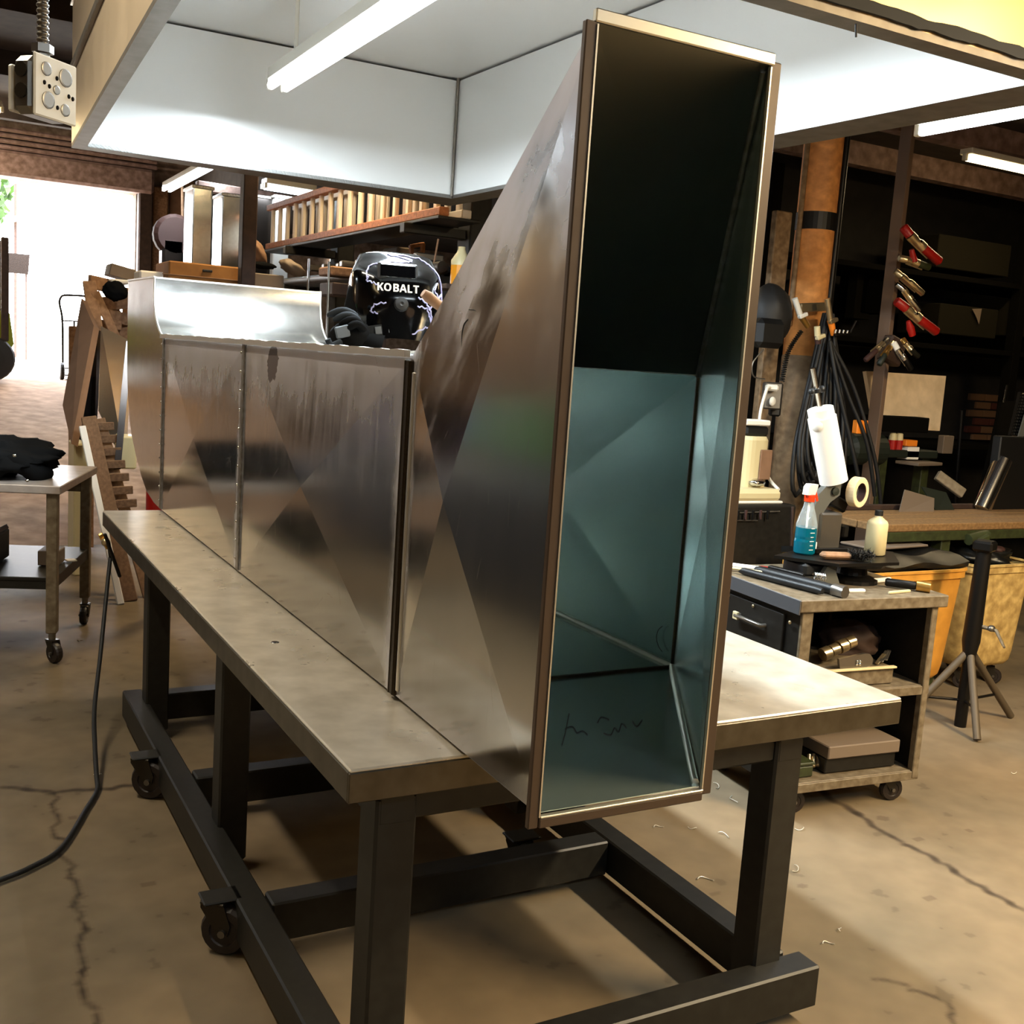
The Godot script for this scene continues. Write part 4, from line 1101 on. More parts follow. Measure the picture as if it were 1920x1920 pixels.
func far_things():
	# off to the side, mirrored in the duct wall; the dark ones are added
	var qa := thing("side_cabinet", "blue machine cabinet off to the side, seen mirrored in the duct", "cabinet", Vector3.ZERO)
	var q1 := Mb.new(); q1.box(Vector3(-3.4, 0.68, -10.1), Vector3(0.7, 0.95, 1.4), Basis(), 0.01); obj("body", q1, M.blue_paint, qa)
	var q2 := Mb.new(); q2.box(Vector3(-3.4, 0.15, -10.1), Vector3(0.72, 0.4, 1.42), Basis(), 0.01); obj("plinth", q2, M.black, qa)
	var qb := thing("side_cabinet", "green machine cabinet off to the side, seen mirrored in the duct", "cabinet", Vector3.ZERO)
	var q3 := Mb.new(); q3.box(Vector3(-3.4, 0.92, -8.2), Vector3(0.7, 0.6, 1.5), Basis(), 0.01); obj("body", q3, M.green_bright, qb)
	var q4 := Mb.new(); q4.box(Vector3(-3.4, 0.32, -8.2), Vector3(0.72, 0.64, 1.5), Basis(), 0.01); obj("plinth", q4, M.black, qb)
	var qc := thing("added_plate_rack", "long dark plate rack added out of view to darken the duct reflection", "rack", Vector3.ZERO)  # unseen rack, added so that the duct wall mirrors something dark
	for k in 5:
		var qd := Mb.new(); qd.box(Vector3(-2.6 + 0.02 * k, 0.78 + 0.02 * k, -13.6), Vector3(0.05, 1.1, 5.0), Basis(), 0.004); var qe := obj("steel_plate", qd, M.shelf_dark, qc); qe.position.x = -0.12 * k
	var fb0 := Mb.new(); fb0.box(Vector3(-2.85, 0.3, -13.6), Vector3(0.9, 0.5, 5.1), Basis(), 0.01); obj("base", fb0, M.black, qc)
	var qm := thing("added_machine_bed", "low black machine bed added out of view to darken the duct reflection", "machine", Vector3.ZERO)  # unseen bed, put in to darken the lower duct reflection
	var qn := Mb.new(); qn.box(Vector3(-2.3, 0.43, -7.4), Vector3(1.5, 0.74, 6.4), Basis(), 0.02); obj("bed", qn, M.black, qm)
	for k in 5:
		var qo := Mb.new(); qo.box(Vector3(-2.3, 0.03, -4.6 - 1.0 * k), Vector3(1.4, 0.06, 0.2), Basis(), 0.005); obj("foot", qo, M.steel_dark, qm)
	for k in 2:
		var qp := Mb.new(); qp.box(Vector3(-2.0 - 0.6 * k, 0.815, -7.4), Vector3(0.12, 0.03, 6.2), Basis(), 0.004); obj("slide_way", qp, M.steel_dark, qm)
	# hand truck in the doorway
	var t := thing("hand_truck", "tall hand truck with thin dark frame standing in the bright doorway", "hand truck", Vector3.ZERO)
	var f := Mb.new()
	f.tube(spline([Vector3(1.771, 0.9273, -16.6), Vector3(1.759, 1.676, -16.6), Vector3(1.722, 1.918, -16.6), Vector3(1.722, 1.992, -16.6), Vector3(1.763, 2.054, -16.6), Vector3(1.917, 2.068, -16.6), Vector3(2.058, 2.065, -16.6), Vector3(2.116, 1.995, -16.6), Vector3(2.062, 1.736, -16.6), Vector3(2.07, 0.9425, -16.6)], 60), 0.016, 8)
	obj("frame", f, M.steel_dark, t)
	for y in 3:
		var b := Mb.new(); b.tube([[Vector3(1.759, 1.706, -16.6), Vector3(2.062, 1.713, -16.6)], [Vector3(1.77, 1.04, -16.6), Vector3(2.069, 1.041, -16.6)], [Vector3(1.771, 0.9424, -16.6), Vector3(2.07, 0.9425, -16.6)]][y], 0.011, 6); obj("crossbar", b, M.steel_dark, t)
	var mb := Mb.new(); mb.tube([Vector3(1.913, 1.717, -16.6), Vector3(1.913, 0.9345, -16.6)], 0.014, 6); obj("slat", mb, M.steel_dark, t)
	for k in 2:
		var w := Mb.new(); w.lathe([Vector2(0, -0.03), Vector2(0.1, -0.03), Vector2(0.12, -0.02), Vector2(0.12, 0.02), Vector2(0.1, 0.03), Vector2(0, 0.03)], Transform3D(Basis(Vector3.BACK, PI / 2), Vector3(1.74 + 0.46 * k, 1.0, -16.45)), 18, -1); obj("wheel", w, M.rubber, t)
	var tp := Mb.new(); tp.box(Vector3(1.97, 0.9, -16.3), Vector3(0.42, 0.012, 0.24), Basis(), 0.002); obj("toe_plate", tp, M.steel_dark, t)
	# forklift at the door's edge
	var k := thing("forklift", "yellow forklift parked at the edge of the bright doorway", "forklift", Vector3.ZERO)
	var kb := Mb.new(); kb.prism([Vector2(-0.9, 1.15), Vector2(0.9, 1.15), Vector2(1.0, 1.35), Vector2(0.95, 1.75), Vector2(0.5, 1.85), Vector2(-0.9, 1.9)], 0.8, Transform3D(Basis(), Vector3(0.08, 0, -15.8))); obj("body", kb, M.lime, k)
	for zz in [0.0, -0.7]:
		var ms := Mb.new(); ms.bar(Vector3(0.966, 1.379, -15.7) + Vector3(0, 0, zz), Vector3(0.9657, 2.708, -15.7) + Vector3(0, 0, zz), 0.09, 0.07, Vector3.BACK, 0.01); obj("mast", ms, M.post, k)
	for j in 2:
		var w := Mb.new(); w.lathe([Vector2(0, -0.1), Vector2(0.16, -0.1), Vector2(0.27, -0.09), Vector2(0.29, -0.06), Vector2(0.29, 0.06), Vector2(0.27, 0.09), Vector2(0.16, 0.1), Vector2(0, 0.1)], Transform3D(Basis(Vector3.RIGHT, PI / 2), Vector3(0.8 - 1.4 * j, 1.15, -15.7)), 22, -1); obj("tyre", w, M.rubber, k)
	var cg := Mb.new(); cg.tube(spline([Vector3(0.8, 1.95, -16.2), Vector3(0.6, 3.1, -16.2), Vector3(0.2, 3.2, -16.2), Vector3(-0.7, 3.15, -16.2), Vector3(-0.8, 1.9, -16.2)], 30), 0.03, 8); obj("overhead_guard", cg, M.steel_dark, k)
	# crates, boards and sheets leaning beyond the layout table
	leaning("board", "tall tan board leaning in front of the doorway, nearest the hand truck", "board", [Vector3(1.003, 1.789, -8), Vector3(1.05, 1.607, -7.75), Vector3(0.8703, 0.8604, -7.3), Vector3(0.8514, 1.085, -7.6)], 0.05, M.board)
	leaning("board", "dark narrow board leaning behind the tan board", "board", [Vector3(1.08, 1.598, -8.1), Vector3(1.123, 1.583, -8.1), Vector3(1.007, 0.6877, -7.7), Vector3(0.9044, 0.8483, -7.7)], 0.02, M.sheet_dark)
	leaning("metal_sheet", "shiny curved metal sheet leaning beside the duct elbow", "metal sheet", [Vector3(1.081, 1.629, -7.9), Vector3(1.28, 1.541, -7.9), Vector3(1.195, 0.6958, -7.5), Vector3(1.03, 1.074, -7.6)], 0.004, M.sheet_light)
	leaning("metal_sheet", "narrow dull metal sheet standing in front of the shiny one", "metal sheet", [Vector3(1.151, 1.544, -7.3), Vector3(1.19, 1.546, -7.3), Vector3(1.099, 0.7437, -7.1), Vector3(1.058, 0.7433, -7.1)], 0.01, M.sheet_dark)
	var cr := thing("lumber_crate", "open wooden crate of rough boards topped with a carton", "crate", Vector3.ZERO)
	var bars := [[Vector3(1.066, 1.943, -8.4), Vector3(1.097, 1.569, -8.2), 0.09], [Vector3(1.066, 1.943, -8.4), Vector3(1.259, 1.928, -8.6), 0.1], [Vector3(1.1, 1.869, -8.35), Vector3(1.257, 1.496, -8.2), 0.06], [Vector3(1.157, 1.793, -8.5), Vector3(1.369, 1.826, -8.5), 0.1], [Vector3(1.177, 1.717, -8.45), Vector3(1.363, 1.693, -8.45), 0.09], [Vector3(1.116, 1.644, -8.4), Vector3(1.292, 1.649, -8.4), 0.07], [Vector3(1.227, 1.76, -8.55), Vector3(1.385, 1.537, -8.5), 0.12], [Vector3(1.216, 1.527, -8.45), Vector3(1.384, 1.596, -8.5), 0.12], [Vector3(1.38, 1.933, -8.7), Vector3(1.387, 1.456, -8.6), 0.09]]
	for b in bars:
		var m := Mb.new(); m.bar(b[0], b[1], b[2], 0.03, Vector3.BACK, 0.004); obj("plank", m, M.wood, cr)
	for z in [-8.25, -8.95]:
		for x in [1.05, 1.75]:
			var m := Mb.new(); m.bar(Vector3(x, 0.03, z), Vector3(x, 1.62, z - 0.1), 0.09, 0.05, Vector3.BACK, 0.004); obj("post", m, M.wood, cr)
	front_box("carton", "tilted pinkish carton on top of the lumber crate", "carton", Vector3(1.22, 2.079, -8.5), Vector3(1.4, 1.992, -8.5), 0.25, M.grey_box, 0.006, "", -0.2)
	front_box("foam_block", "white foam block lying on the lumber crate", "foam block", Vector3(1.214, 1.979, -8.4), Vector3(1.347, 1.946, -8.4), 0.2, M.paper, 0.01)
	front_box("paper_bundle", "white paper bundle between the crate carton and the cardboard box", "paper", Vector3(1.379, 2.048, -8.2), Vector3(1.58, 1.984, -8.2), 0.25, M.paper, 0.012)
	var bag := Mb.new(); bag.blob(Vector3(1.2, 1.88, -8.1), Vector3(0.085, 0.065, 0.08), Basis(), 0.35, 1.6, 4, 22, 14); tag(obj("bag", bag, M.cloth_black), "small black bag hanging on the lumber crate", "bag")
	var pal := thing("pallet", "worn wooden pallet leaning low behind the layout table corner", "pallet", Vector3.ZERO)
	for q in [[Vector3(0.9191, 1.06, -7.2), Vector3(1.01, 0.5033, -6.9), 0.09], [Vector3(0.9959, 1.041, -7.3), Vector3(1.106, 0.5205, -7), 0.07], [Vector3(0.876, 1.003, -7.15), Vector3(0.9537, 0.4953, -6.85), 0.04]]:
		var m := Mb.new(); m.bar(q[0], (q[0] as Vector3).lerp(q[1], q[0].y / (q[0].y - q[1].y)), q[2], 0.03, Vector3.BACK, 0.004); obj("stringer", m, M.old_wood if q[2] > 0.05 else M.paper, pal)
	for i in 7:
		var m := Mb.new(); var a: Vector3 = Vector3(0.9451, 0.9959, -7.25); var e: Vector3 = Vector3(1.042, 0.5453, -6.95); var c := a.lerp(e, i / 6.0); m.bar(c + Vector3(-0.03, 0, 0.02), c + Vector3(0.13, 0.01, 0.02), 0.05, 0.02, Vector3.BACK, 0.003); obj("slat", m, M.old_wood, pal)
	front_box("yellow_carton", "pale yellow carton standing on the floor behind the small work table", "carton", Vector3(0.8596, 0.8705, -7.4), Vector3(0.9414, 0.4182, -7.4) * Vector3(1, 0, 1), 0.3, M.cream, 0.01)
	front_box("yellow_block", "pale block standing under the metal sheets", "block", Vector3(1.121, 0.9345, -7.3), Vector3(1.23, 0.7206, -7.3), 0.2, M.cream, 0.01)
	var gc := thing("gas_cylinder", "red gas cylinder standing behind the elbow of the duct", "gas cylinder", Vector3(1.154, 0.6352, -6.15) * Vector3(1, 0, 1))
	var rc := Mb.new(); rc.lathe([Vector2(0, 0), Vector2(0.06, 0), Vector2(0.065, 0.02), Vector2(0.065, 0.78), Vector2(0.05, 0.86), Vector2(0.025, 0.9), Vector2(0.0, 0.9)], Transform3D(), 22, 1); obj("body", rc, M.red, gc)
	var rv := Mb.new(); rv.lathe([Vector2(0, 0.89), Vector2(0.018, 0.89), Vector2(0.018, 0.94), Vector2(0, 0.94)], Transform3D(), 12, -1); obj("valve", rv, M.brass, gc)
	# cardboard box, steel post, grey box
	var cb := front_box("cardboard_box", "large brown cardboard box beside the steel post", "box", Vector3(1.542, 2.123, -8), Vector3(2.101, 1.788, -8), 0.5, M.cardboard, 0.01)
	var hs := Mb.new(); hs.box(Vector3(1.81, 2.075, -7.995), Vector3(0.07, 0.018, 0.012), Basis(), 0.004); obj("hand_hole", hs, M.dark_gap, cb)
	var fl := Mb.new(); fl.box(Vector3(1.808, 2.026, -7.997), Vector3(0.62, 0.008, 0.012), Basis(), 0.002); obj("flap_edge", fl, M.board, cb)
	var bt := thing("stock_bench", "low bench under the cardboard box behind the duct", "bench", Vector3.ZERO)
	var s1 := Mb.new(); s1.box(Vector3(2.47, 1.30, -8.3), Vector3(1.14, 0.05, 0.7), Basis(), 0.005); obj("tabletop", s1, M.board, bt)
	for x in [1.95, 3.0]:
		for z in [-8.02, -8.58]:
			var l := Mb.new(); l.box(Vector3(x, 0.64, z), Vector3(0.07, 1.28, 0.07), Basis(), 0.005); obj("leg", l, M.post, bt)
	var sp := Mb.new(); sp.bar(Vector3(2.015, 1.668, -7.7) * Vector3(1, 0, 1), Vector3(2.015, 1.668, -7.7) * Vector3(1, 0, 1) + Vector3(0, 4.4, 0), 0.1, 0.1, Vector3.BACK, 0.006)
	var so := struct("column_steel", sp, M.post, "brown steel post rising behind the duct body")
	front_box("grey_carton", "plain grey carton right beside the brown steel post", "carton", Vector3(2.073, 2.089, -7.9), Vector3(2.343, 1.806, -7.9), 0.4, M.grey_box)
	var bl := Mb.new(); bl.blob(Vector3(2.208, 2.152, -8), Vector3(0.1, 0.025, 0.06), Basis(), 0.3, 2.0, 6); tag(obj("black_rag", bl, M.cloth_black), "flat black rag lying on the grey carton", "rag")
	var gl := Mb.new(); gl.blob(Vector3(2.2, 2.248, -8.1), Vector3(0.05, 0.1, 0.05), Basis(Vector3.BACK, 0.5), 0.35, 1.6, 9); tag(obj("leather_glove", gl, M.board), "tan leather glove standing up beside the steel post", "glove")
	var g2 := Mb.new(); g2.blob(Vector3(2.402, 2.151, -7.9), Vector3(0.1, 0.045, 0.08), Basis(Vector3.BACK, -0.4), 0.35, 1.6, 19); tag(obj("leather_glove", g2, M.grey_box), "crumpled grey glove lying past the grey carton", "glove")
	# shiny panels and ducts standing behind
	var shiny := [[Vector3(2.336, 3.065, -11), Vector3(2.523, 1.986, -11), "tall narrow bright duct section behind the cardboard box", "galv"], [Vector3(2.67, 3.146, -11.7), Vector3(2.801, 2.021, -11.7), "dull slim duct section between two bright ones", "sheet_dark"],
		[Vector3(2.62, 3.027, -11), Vector3(2.798, 2.01, -11), "bright duct section touching the steel post", "galv"], [Vector3(2.893, 3.052, -11), Vector3(3.134, 2.038, -11), "wide grey duct section past the steel post", "sheet_dark"], [Vector3(3.112, 3.06, -10.9), Vector3(3.271, 2.048, -10.9), "pale duct section under the end of the ladders", "hood"]]
	for s in shiny:
		var d := thing("duct_section", s[2], "duct section", Vector3.ZERO, 0.0, "duct sections stored behind the duct")
		var a: Vector3 = s[0]
		var e: Vector3 = s[1]
		var b := Mb.new(); b.box(Vector3((a.x + e.x) / 2, a.y / 2 + 0.2, a.z - 0.2), Vector3(e.x - a.x, a.y - 0.4, 0.4), Basis(), 0.01); obj("body", b, M[s[3]], d)
		var r := Mb.new(); r.box(Vector3((a.x + e.x) / 2, a.y - 0.02, a.z - 0.2), Vector3(e.x - a.x + 0.03, 0.03, 0.43), Basis(), 0.004); obj("flange", r, M.seam, d)
	var hb := Mb.new(); hb.bar(Vector3(2.491, 3.133, -11.6), Vector3(4.051, 3.09, -11.6), 0.12, 0.1, Vector3.UP, 0.01)
	struct("trim_20", hb, M.beam, "pale beam over the stored duct sections")
	var fan := thing("floor_fan", "rusty red fan housing hanging by the wooden wall near the doorway", "fan", Vector3.ZERO)
	var fb := Mb.new(); fb.lathe([Vector2(0, -0.1), Vector2(0.2, -0.1), Vector2(0.24, -0.05), Vector2(0.24, 0.05), Vector2(0.2, 0.1), Vector2(0, 0.1)], Transform3D(Basis(Vector3.RIGHT, PI / 2), Vector3(2.56, 2.73, -13)), 20, -1); obj("housing", fb, M.red_brown, fan)
	var fp := Mb.new(); fp.tube([Vector3(2.634, 3.403, -13), Vector3(2.657, 2.393, -13)], 0.016, 8); obj("stand", fp, M.board, fan)
	var fm := Mb.new(); fm.box(Vector3(2.535, 2.489, -13), Vector3(0.25, 0.4, 0.2), Basis(), 0.03); obj("motor", fm, M.sheet_dark, fan)

func ladder_rack():
	var t := thing("storage_rack", "dark steel cantilever rack carrying the ladders and pipes", "rack", Vector3.ZERO)
	var x := 3.0
	for z in [-6.9, -9.6]:
		var p := Mb.new(); p.box(Vector3(x + 0.38, 2.0, z), Vector3(0.16, 4.0, 0.2), Basis(), 0.01); obj("post", p, M.frame, t)
		for y in [2.42, 2.08]:
			var a := Mb.new(); a.bar(Vector3(x + 0.34, y, z), Vector3(x - 0.16, y, z), 0.08, 0.07, Vector3.UP, 0.006); obj("arm", a, M.frame, t)
	var bp := Mb.new(); bp.box(Vector3(x + 0.05, 2.462, -8.5), Vector3(0.3, 0.02, 4.1), Basis(), 0.004); obj("deck", bp, M.frame, t)
	var made := [["long wooden extension ladder lying on its side, outermost on the rack", 0.0, 0.0, "rung_warm", 17], ["aluminium ladder lying on its side behind the wooden one on the rack", 0.16, 0.09, "rung", 20]]
	for k in 2:
		var l := thing("ladder", made[k][0], "ladder", Vector3.ZERO, 0.0, "ladders on the rack")
		var xx: float = x - 0.06 + made[k][1]
		var za := -10.45 + 0.3 * k
		var zb := -6.45
		for y in [2.50, 2.86]:
			var r := Mb.new(); r.box(Vector3(xx, y, (za + zb) / 2), Vector3(0.07, 0.055, zb - za), Basis(), 0.006); obj("rail", r, M.ladder_wood if k == 0 else M.rung, l)
		for i in made[k][4]:
			var g := Mb.new(); g.box(Vector3(xx, 2.68, za + 0.12 + (zb - za - 0.24) * i / (made[k][4] - 1.0)), Vector3(0.03, 0.33, 0.06), Basis(), 0.008); obj("rung", g, M[made[k][3]], l)
	for k in 5:
		var p := Mb.new()
		var y := 2.14 + 0.0 * k
		p.tube([Vector3(x - 0.12 + 0.085 * k, y, -9.9), Vector3(x - 0.12 + 0.085 * k, y, -6.3 - 0.15 * k)], [0.036, 0.036], 12)
		tag(obj("pipe", p, M.steel_dark), "dark steel pipe lying on the lower arms of the rack", "pipe", "pipes on the lower rack arms")
	for k in 9:
		var c := Mb.new()
		var z := -8.9 + 0.26 * k
		c.box(Vector3(x - 0.05 + 0.03 * (k % 3), 2.235, z), Vector3(0.2, 0.05, 0.07), Basis(), 0.008)
		tag(obj("coupling", c, M.steel), "small steel coupling lined up on the pipes under the ladders", "coupling", "couplings under the ladders")
	# shelving under the rack
	var s := thing("stock_shelf", "brown shelf with boards and boxes under the ladder rack", "shelf", Vector3.ZERO)
	for y in [0.6, 1.2, 1.86]:
		var b := Mb.new(); b.box(Vector3(3.88, y, -8.2), Vector3(1.6, 0.05, 0.6), Basis(), 0.005); obj("shelf_board", b, M.board, s)
	for xx in [3.14, 4.62]:
		for z in [-7.95, -8.45]:
			var p := Mb.new(); p.box(Vector3(xx, 1.0, z), Vector3(0.07, 2.0, 0.07), Basis(), 0.004); obj("upright", p, M.post, s)
	front_box("lumber_stack", "tan boards stacked on the shelf behind the welding helmet", "boards", Vector3(2.635, 2.181, -7.7), Vector3(2.919, 2.116, -7.7), 0.3, M.wood, 0.01)
	front_box("dark_carton", "dark brown carton under the tan boards behind the helmet", "carton", Vector3(2.648, 2.068, -7.7), Vector3(2.969, 1.972, -7.7), 0.3, M.post, 0.01)
	front_box("grey_bin", "grey plastic bin on the shelf above the helmet", "bin", Vector3(2.989, 2.33, -7.8), Vector3(3.148, 2.18, -7.8), 0.3, M.grey_paint, 0.01)
	front_box("pale_bin", "pale dusty bin beside the dark rack post above the helmet", "bin", Vector3(3.18, 2.382, -7.8), Vector3(3.309, 2.212, -7.8), 0.3, M.grey_box, 0.01)
	front_box("black_bin", "black bin beside the amber bottle behind the helmet", "bin", Vector3(2.973, 2.145, -6.6), Vector3(3.11, 1.949, -6.6), 0.25, M.black, 0.01)
	var fr := thing("wooden_frame", "small reddish wooden frame hanging under the pipes", "frame", Vector3.ZERO)
	for q in [[Vector3(3.205, 2.374, -7.6), Vector3(3.312, 2.401, -7.6)], [Vector3(3.217, 2.313, -7.6), Vector3(3.302, 2.337, -7.6)], [Vector3(3.209, 2.382, -7.6), Vector3(3.218, 2.305, -7.6)], [Vector3(3.303, 2.403, -7.6), Vector3(3.303, 2.329, -7.6)]]:
		var b := Mb.new(); b.bar(q[0], q[1], 0.03, 0.03, Vector3.BACK, 0.003); obj("side", b, M.ladder_wood, fr)
	var rod := Mb.new(); rod.tube([Vector3(2.886, 2.318, -6.4), Vector3(2.845, 2.025, -6.4)], 0.006, 6); tag(obj("rod", rod, M.board), "thin pale rod leaning behind the helmet", "rod")
	for k in 2:
		var r2 := Mb.new(); r2.tube([[Vector3(2.208, 2.15, -6.9), Vector3(2.208, 1.895, -6.9) * Vector3(1, 0, 1)], [Vector3(2.376, 2.154, -7), Vector3(2.405, 1.913, -7) * Vector3(1, 0, 1)]][k], 0.008, 6); tag(obj("rod", r2, [M.chrome, M.steel][k]), ["bright thin rod standing beside the dark rack post", "dull thin rod standing past the dark rack post"][k], "rod")
	var b := thing("pump_bottle", "amber filled spray bottle behind the sloping edge of the duct", "bottle", Vector3(2.959, 2.03, -6.2))
	var bb := Mb.new(); bb.lathe([Vector2(0, 0), Vector2(0.06, 0), Vector2(0.062, 0.01), Vector2(0.062, 0.12), Vector2(0, 0.12)], Transform3D(), 18, -1); obj("liquid", bb, M.amber_fluid, b)
	var bu := Mb.new(); bu.lathe([Vector2(0.0625, 0.12), Vector2(0.0625, 0.15), Vector2(0.03, 0.2), Vector2(0.022, 0.22), Vector2(0.022, 0.235), Vector2(0, 0.235)], Transform3D(), 18, 1); obj("shoulder", bu, M.cream, b)
	var bs := Mb.new(); bs.box(Vector3(0, -0.02, 0), Vector3(0.3, 0.03, 0.25), Basis(), 0.004); var ledge := obj("ledge", bs, M.post, get_node("storage_rack")); ledge.position = b.position
	# bright window beyond the rack
	var w2 := Mb.new(); var a2: Vector3 = Vector3(5.774, 3.045, -16.95); var e2: Vector3 = Vector3(6.07, 2.873, -16.95); slab(w2, a2.x, e2.x, e2.y, a2.y, -16.97, -16.95)
	var wn := struct("window_2", w2, M.daylight, "small bright window beyond the ladder rack")
	var mu := Mb.new(); mu.bar(Vector3(a2.x + 0.05, e2.y, -16.93), Vector3(e2.x - 0.05, a2.y, -16.93), 0.03, 0.03, Vector3.BACK); mu.bar(Vector3(a2.x, (a2.y + e2.y) / 2 + 0.08, -16.93), Vector3(e2.x, (a2.y + e2.y) / 2 + 0.08, -16.93), 0.04, 0.03, Vector3.BACK); obj("window_frame", mu, M.post, wn)

# ---------------------------------------------------------------- right: tool cart with its heap
func cart():
	var ya := atan2(-0.06, 0.667)
	var bs := Basis(Vector3.UP, ya)
	var o := Vector3(2.70, 0, -2.735)          # near corner of the top; local +x along the front, -z to the back
	var P := func(x: float, y: float, z: float) -> Vector3: return o + bs * Vector3(x, y, z)
	var t := thing("tool_cart", "grey steel tool cart with a drawer side, open shelves and casters", "tool cart", Vector3.ZERO)
	var w := 0.69
	var d := 0.62
	var tp := Mb.new(); tp.box(P.call(w / 2, 0.806, -d / 2), Vector3(w, 0.046, d), bs, 0.004); obj("cart_top", tp, M.cart, t)
	var es := Mb.new(); es.box(P.call(-0.002, 0.802, -d / 2), Vector3(0.006, 0.052, d), bs, 0.001); obj("edge_strip", es, M.cart_strip, t)
	for k in [[0.05, -0.03, 0.05], [w - 0.045, -0.03, 0.03], [0.05, -d + 0.03, 0.05], [w - 0.045, -d + 0.03, 0.03]]:
		var l := Mb.new(); l.box(P.call(k[0], 0.445, k[1]), Vector3(k[2], 0.68, 0.03), bs, 0.003); obj("post", l, M.cart, t)
	var sp := Mb.new(); sp.box(P.call(0.03, 0.44, -d / 2), Vector3(0.012, 0.66, d - 0.05), bs, 0.002); obj("side_panel", sp, M.cart_dark, t)
	var sq := Mb.new(); sq.box(P.call(w - 0.04, 0.44, -d / 2), Vector3(0.01, 0.66, d - 0.08), bs, 0.002); obj("side_panel", sq, M.cart_dark, t)
	var bp := Mb.new(); bp.box(P.call(w / 2, 0.44, -d + 0.02), Vector3(w - 0.08, 0.66, 0.01), bs, 0.002); obj("back_panel", bp, M.cart_dark, t)
	var dw := Mb.new(); dw.box(P.call(0.018, 0.66, -d / 2 - 0.02), Vector3(0.014, 0.19, d - 0.16), bs, 0.003); var dr := obj("drawer", dw, M.cart_dark, t)
	var hd := Mb.new(); hd.tube([P.call(0.012, 0.688, -0.2), P.call(-0.012, 0.688, -0.2), P.call(-0.012, 0.688, -0.36), P.call(0.012, 0.688, -0.36)], 0.008, 8); obj("handle", hd, M.steel, dr)
	var tg := Mb.new(); tg.box(P.call(-0.011, 0.688, -0.355), Vector3(0.012, 0.03, 0.03), bs, 0.002); obj("tape_tab", tg, M.cream, dr)
	for k in 3:
		var s := Mb.new(); s.blob(P.call(0.008, [0.742, 0.735, 0.745][k], [-0.28, -0.06, -0.44][k]), Vector3(0.005, 0.007, 0.007), bs, 0.0, 1.0, 1, 10, 6); obj("screw", s, M.nickel, dr)
	var ys := Mb.new(); ys.bar(P.call(0.008, 0.73, -0.5), P.call(0.008, 0.55, -0.52), 0.004, 0.03, bs * Vector3.BACK, 0.001); obj("worn_edge", ys, M.cream, t)
	for y in [0.47, 0.13]:
		var s := Mb.new(); s.box(P.call(w / 2 + 0.01, y, -d / 2), Vector3(w - 0.06, 0.012, d - 0.05), bs, 0.002); var so := obj("shelf", s, M.cart, t)
		var f := Mb.new(); f.box(P.call(w / 2 + 0.01, y - 0.014, -0.022), Vector3(w - 0.07, 0.034, 0.008), bs, 0.002); obj("shelf_lip", f, M.cart, so)
	for k in [[0.1, -0.08], [w - 0.12, -0.08], [0.1, -d + 0.1], [w - 0.12, -d + 0.1]]:
		caster(t, P.call(k[0], 0.0, k[1]), 1.3, 0.046, 0.03)
	var R := func(x: float, y: float, z: float) -> Vector3: return P.call(x, y + 0.135, z)
	# things on the middle shelf
	var tr := thing("tray", "shallow steel tray holding fittings on the middle shelf of the cart", "tray", Vector3.ZERO)
	var tb := Mb.new(); tb.box(R.call(0.3, 0.375, -0.22), Vector3(0.44, 0.064, 0.32), bs, 0.004); obj("body", tb, M.cart, tr)
	var tl := Mb.new(); tl.box(R.call(0.27, 0.41, -0.055), Vector3(0.5, 0.008, 0.02), bs, 0.002); obj("rim", tl, M.cream, tr)
	var br := thing("angle_bracket", "rounded steel bracket with bolts on the tray in the cart", "bracket", Vector3.ZERO)
	var bb := Mb.new(); bb.prism([Vector2(0, 0), Vector2(0.12, 0.0), Vector2(0.15, 0.012), Vector2(0.15, 0.035), Vector2(0.135, 0.052), Vector2(0.11, 0.055), Vector2(-0.01, 0.04)], 0.012, Transform3D(bs, R.call(0.26, 0.412, -0.06))); obj("plate", bb, M.steel, br)
	for k in 4:
		var b := Mb.new(); b.blob(R.call(0.335 + 0.014 * (k % 2), 0.428 + 0.011 * (k >> 1), -0.058), Vector3(0.006, 0.006, 0.005), bs, 0.0, 1.0, 1, 10, 6); obj("bolt", b, M.chrome, br)
	var fit := thing("pipe_fitting", "bronze coloured pipe fitting lying at the back of the cart tray", "pipe fitting", Vector3.ZERO)
	for k in 4:
		var b := Mb.new(); b.tube([R.call(0.24 + 0.037 * k, 0.445 + 0.013 * k, -0.14), R.call(0.27 + 0.037 * k, 0.456 + 0.013 * k, -0.14)], 0.026 - 0.003 * (k % 2), 12); obj("collar", b, M.nickel, fit)
	for k in 3:
		var s := Mb.new(); s.bar(R.call(0.46 + 0.02 * k, 0.415 + 0.006 * k, -0.09), R.call(0.53 + 0.03 * k, 0.437 + 0.005 * (k % 2), -0.13 - 0.02 * k), 0.016, 0.006, Vector3.UP, 0.002)
		tag(obj("steel_offcut", s, M.steel if k else M.nickel), ["bright flat steel offcut sticking out of the cart tray", "second flat steel offcut behind the bright one in the cart tray", "third steel offcut lying deepest in the cart tray"][k], "offcut", "offcuts in the cart tray")
	var rg := Mb.new(); rg.blob(R.call(0.5, 0.45, -0.3), Vector3(0.12, 0.08, 0.1), bs, 0.4, 1.5, 6, 24, 14); tag(obj("brown_rag", rg, M.post), "brown rag bunched at the back of the cart's middle shelf", "rag")
	var dk := Mb.new(); dk.box(R.call(0.15, 0.46, -0.25), Vector3(0.12, 0.2, 0.16), bs * Basis(Vector3.BACK, 0.15), 0.01); tag(obj("dark_carton", dk, M.box_dim), "dark carton tipped inside the cart beside the bracket", "carton")
	# lower shelf
	var fb := thing("file_box", "pale dented metal box on the bottom shelf of the cart", "box", Vector3.ZERO)
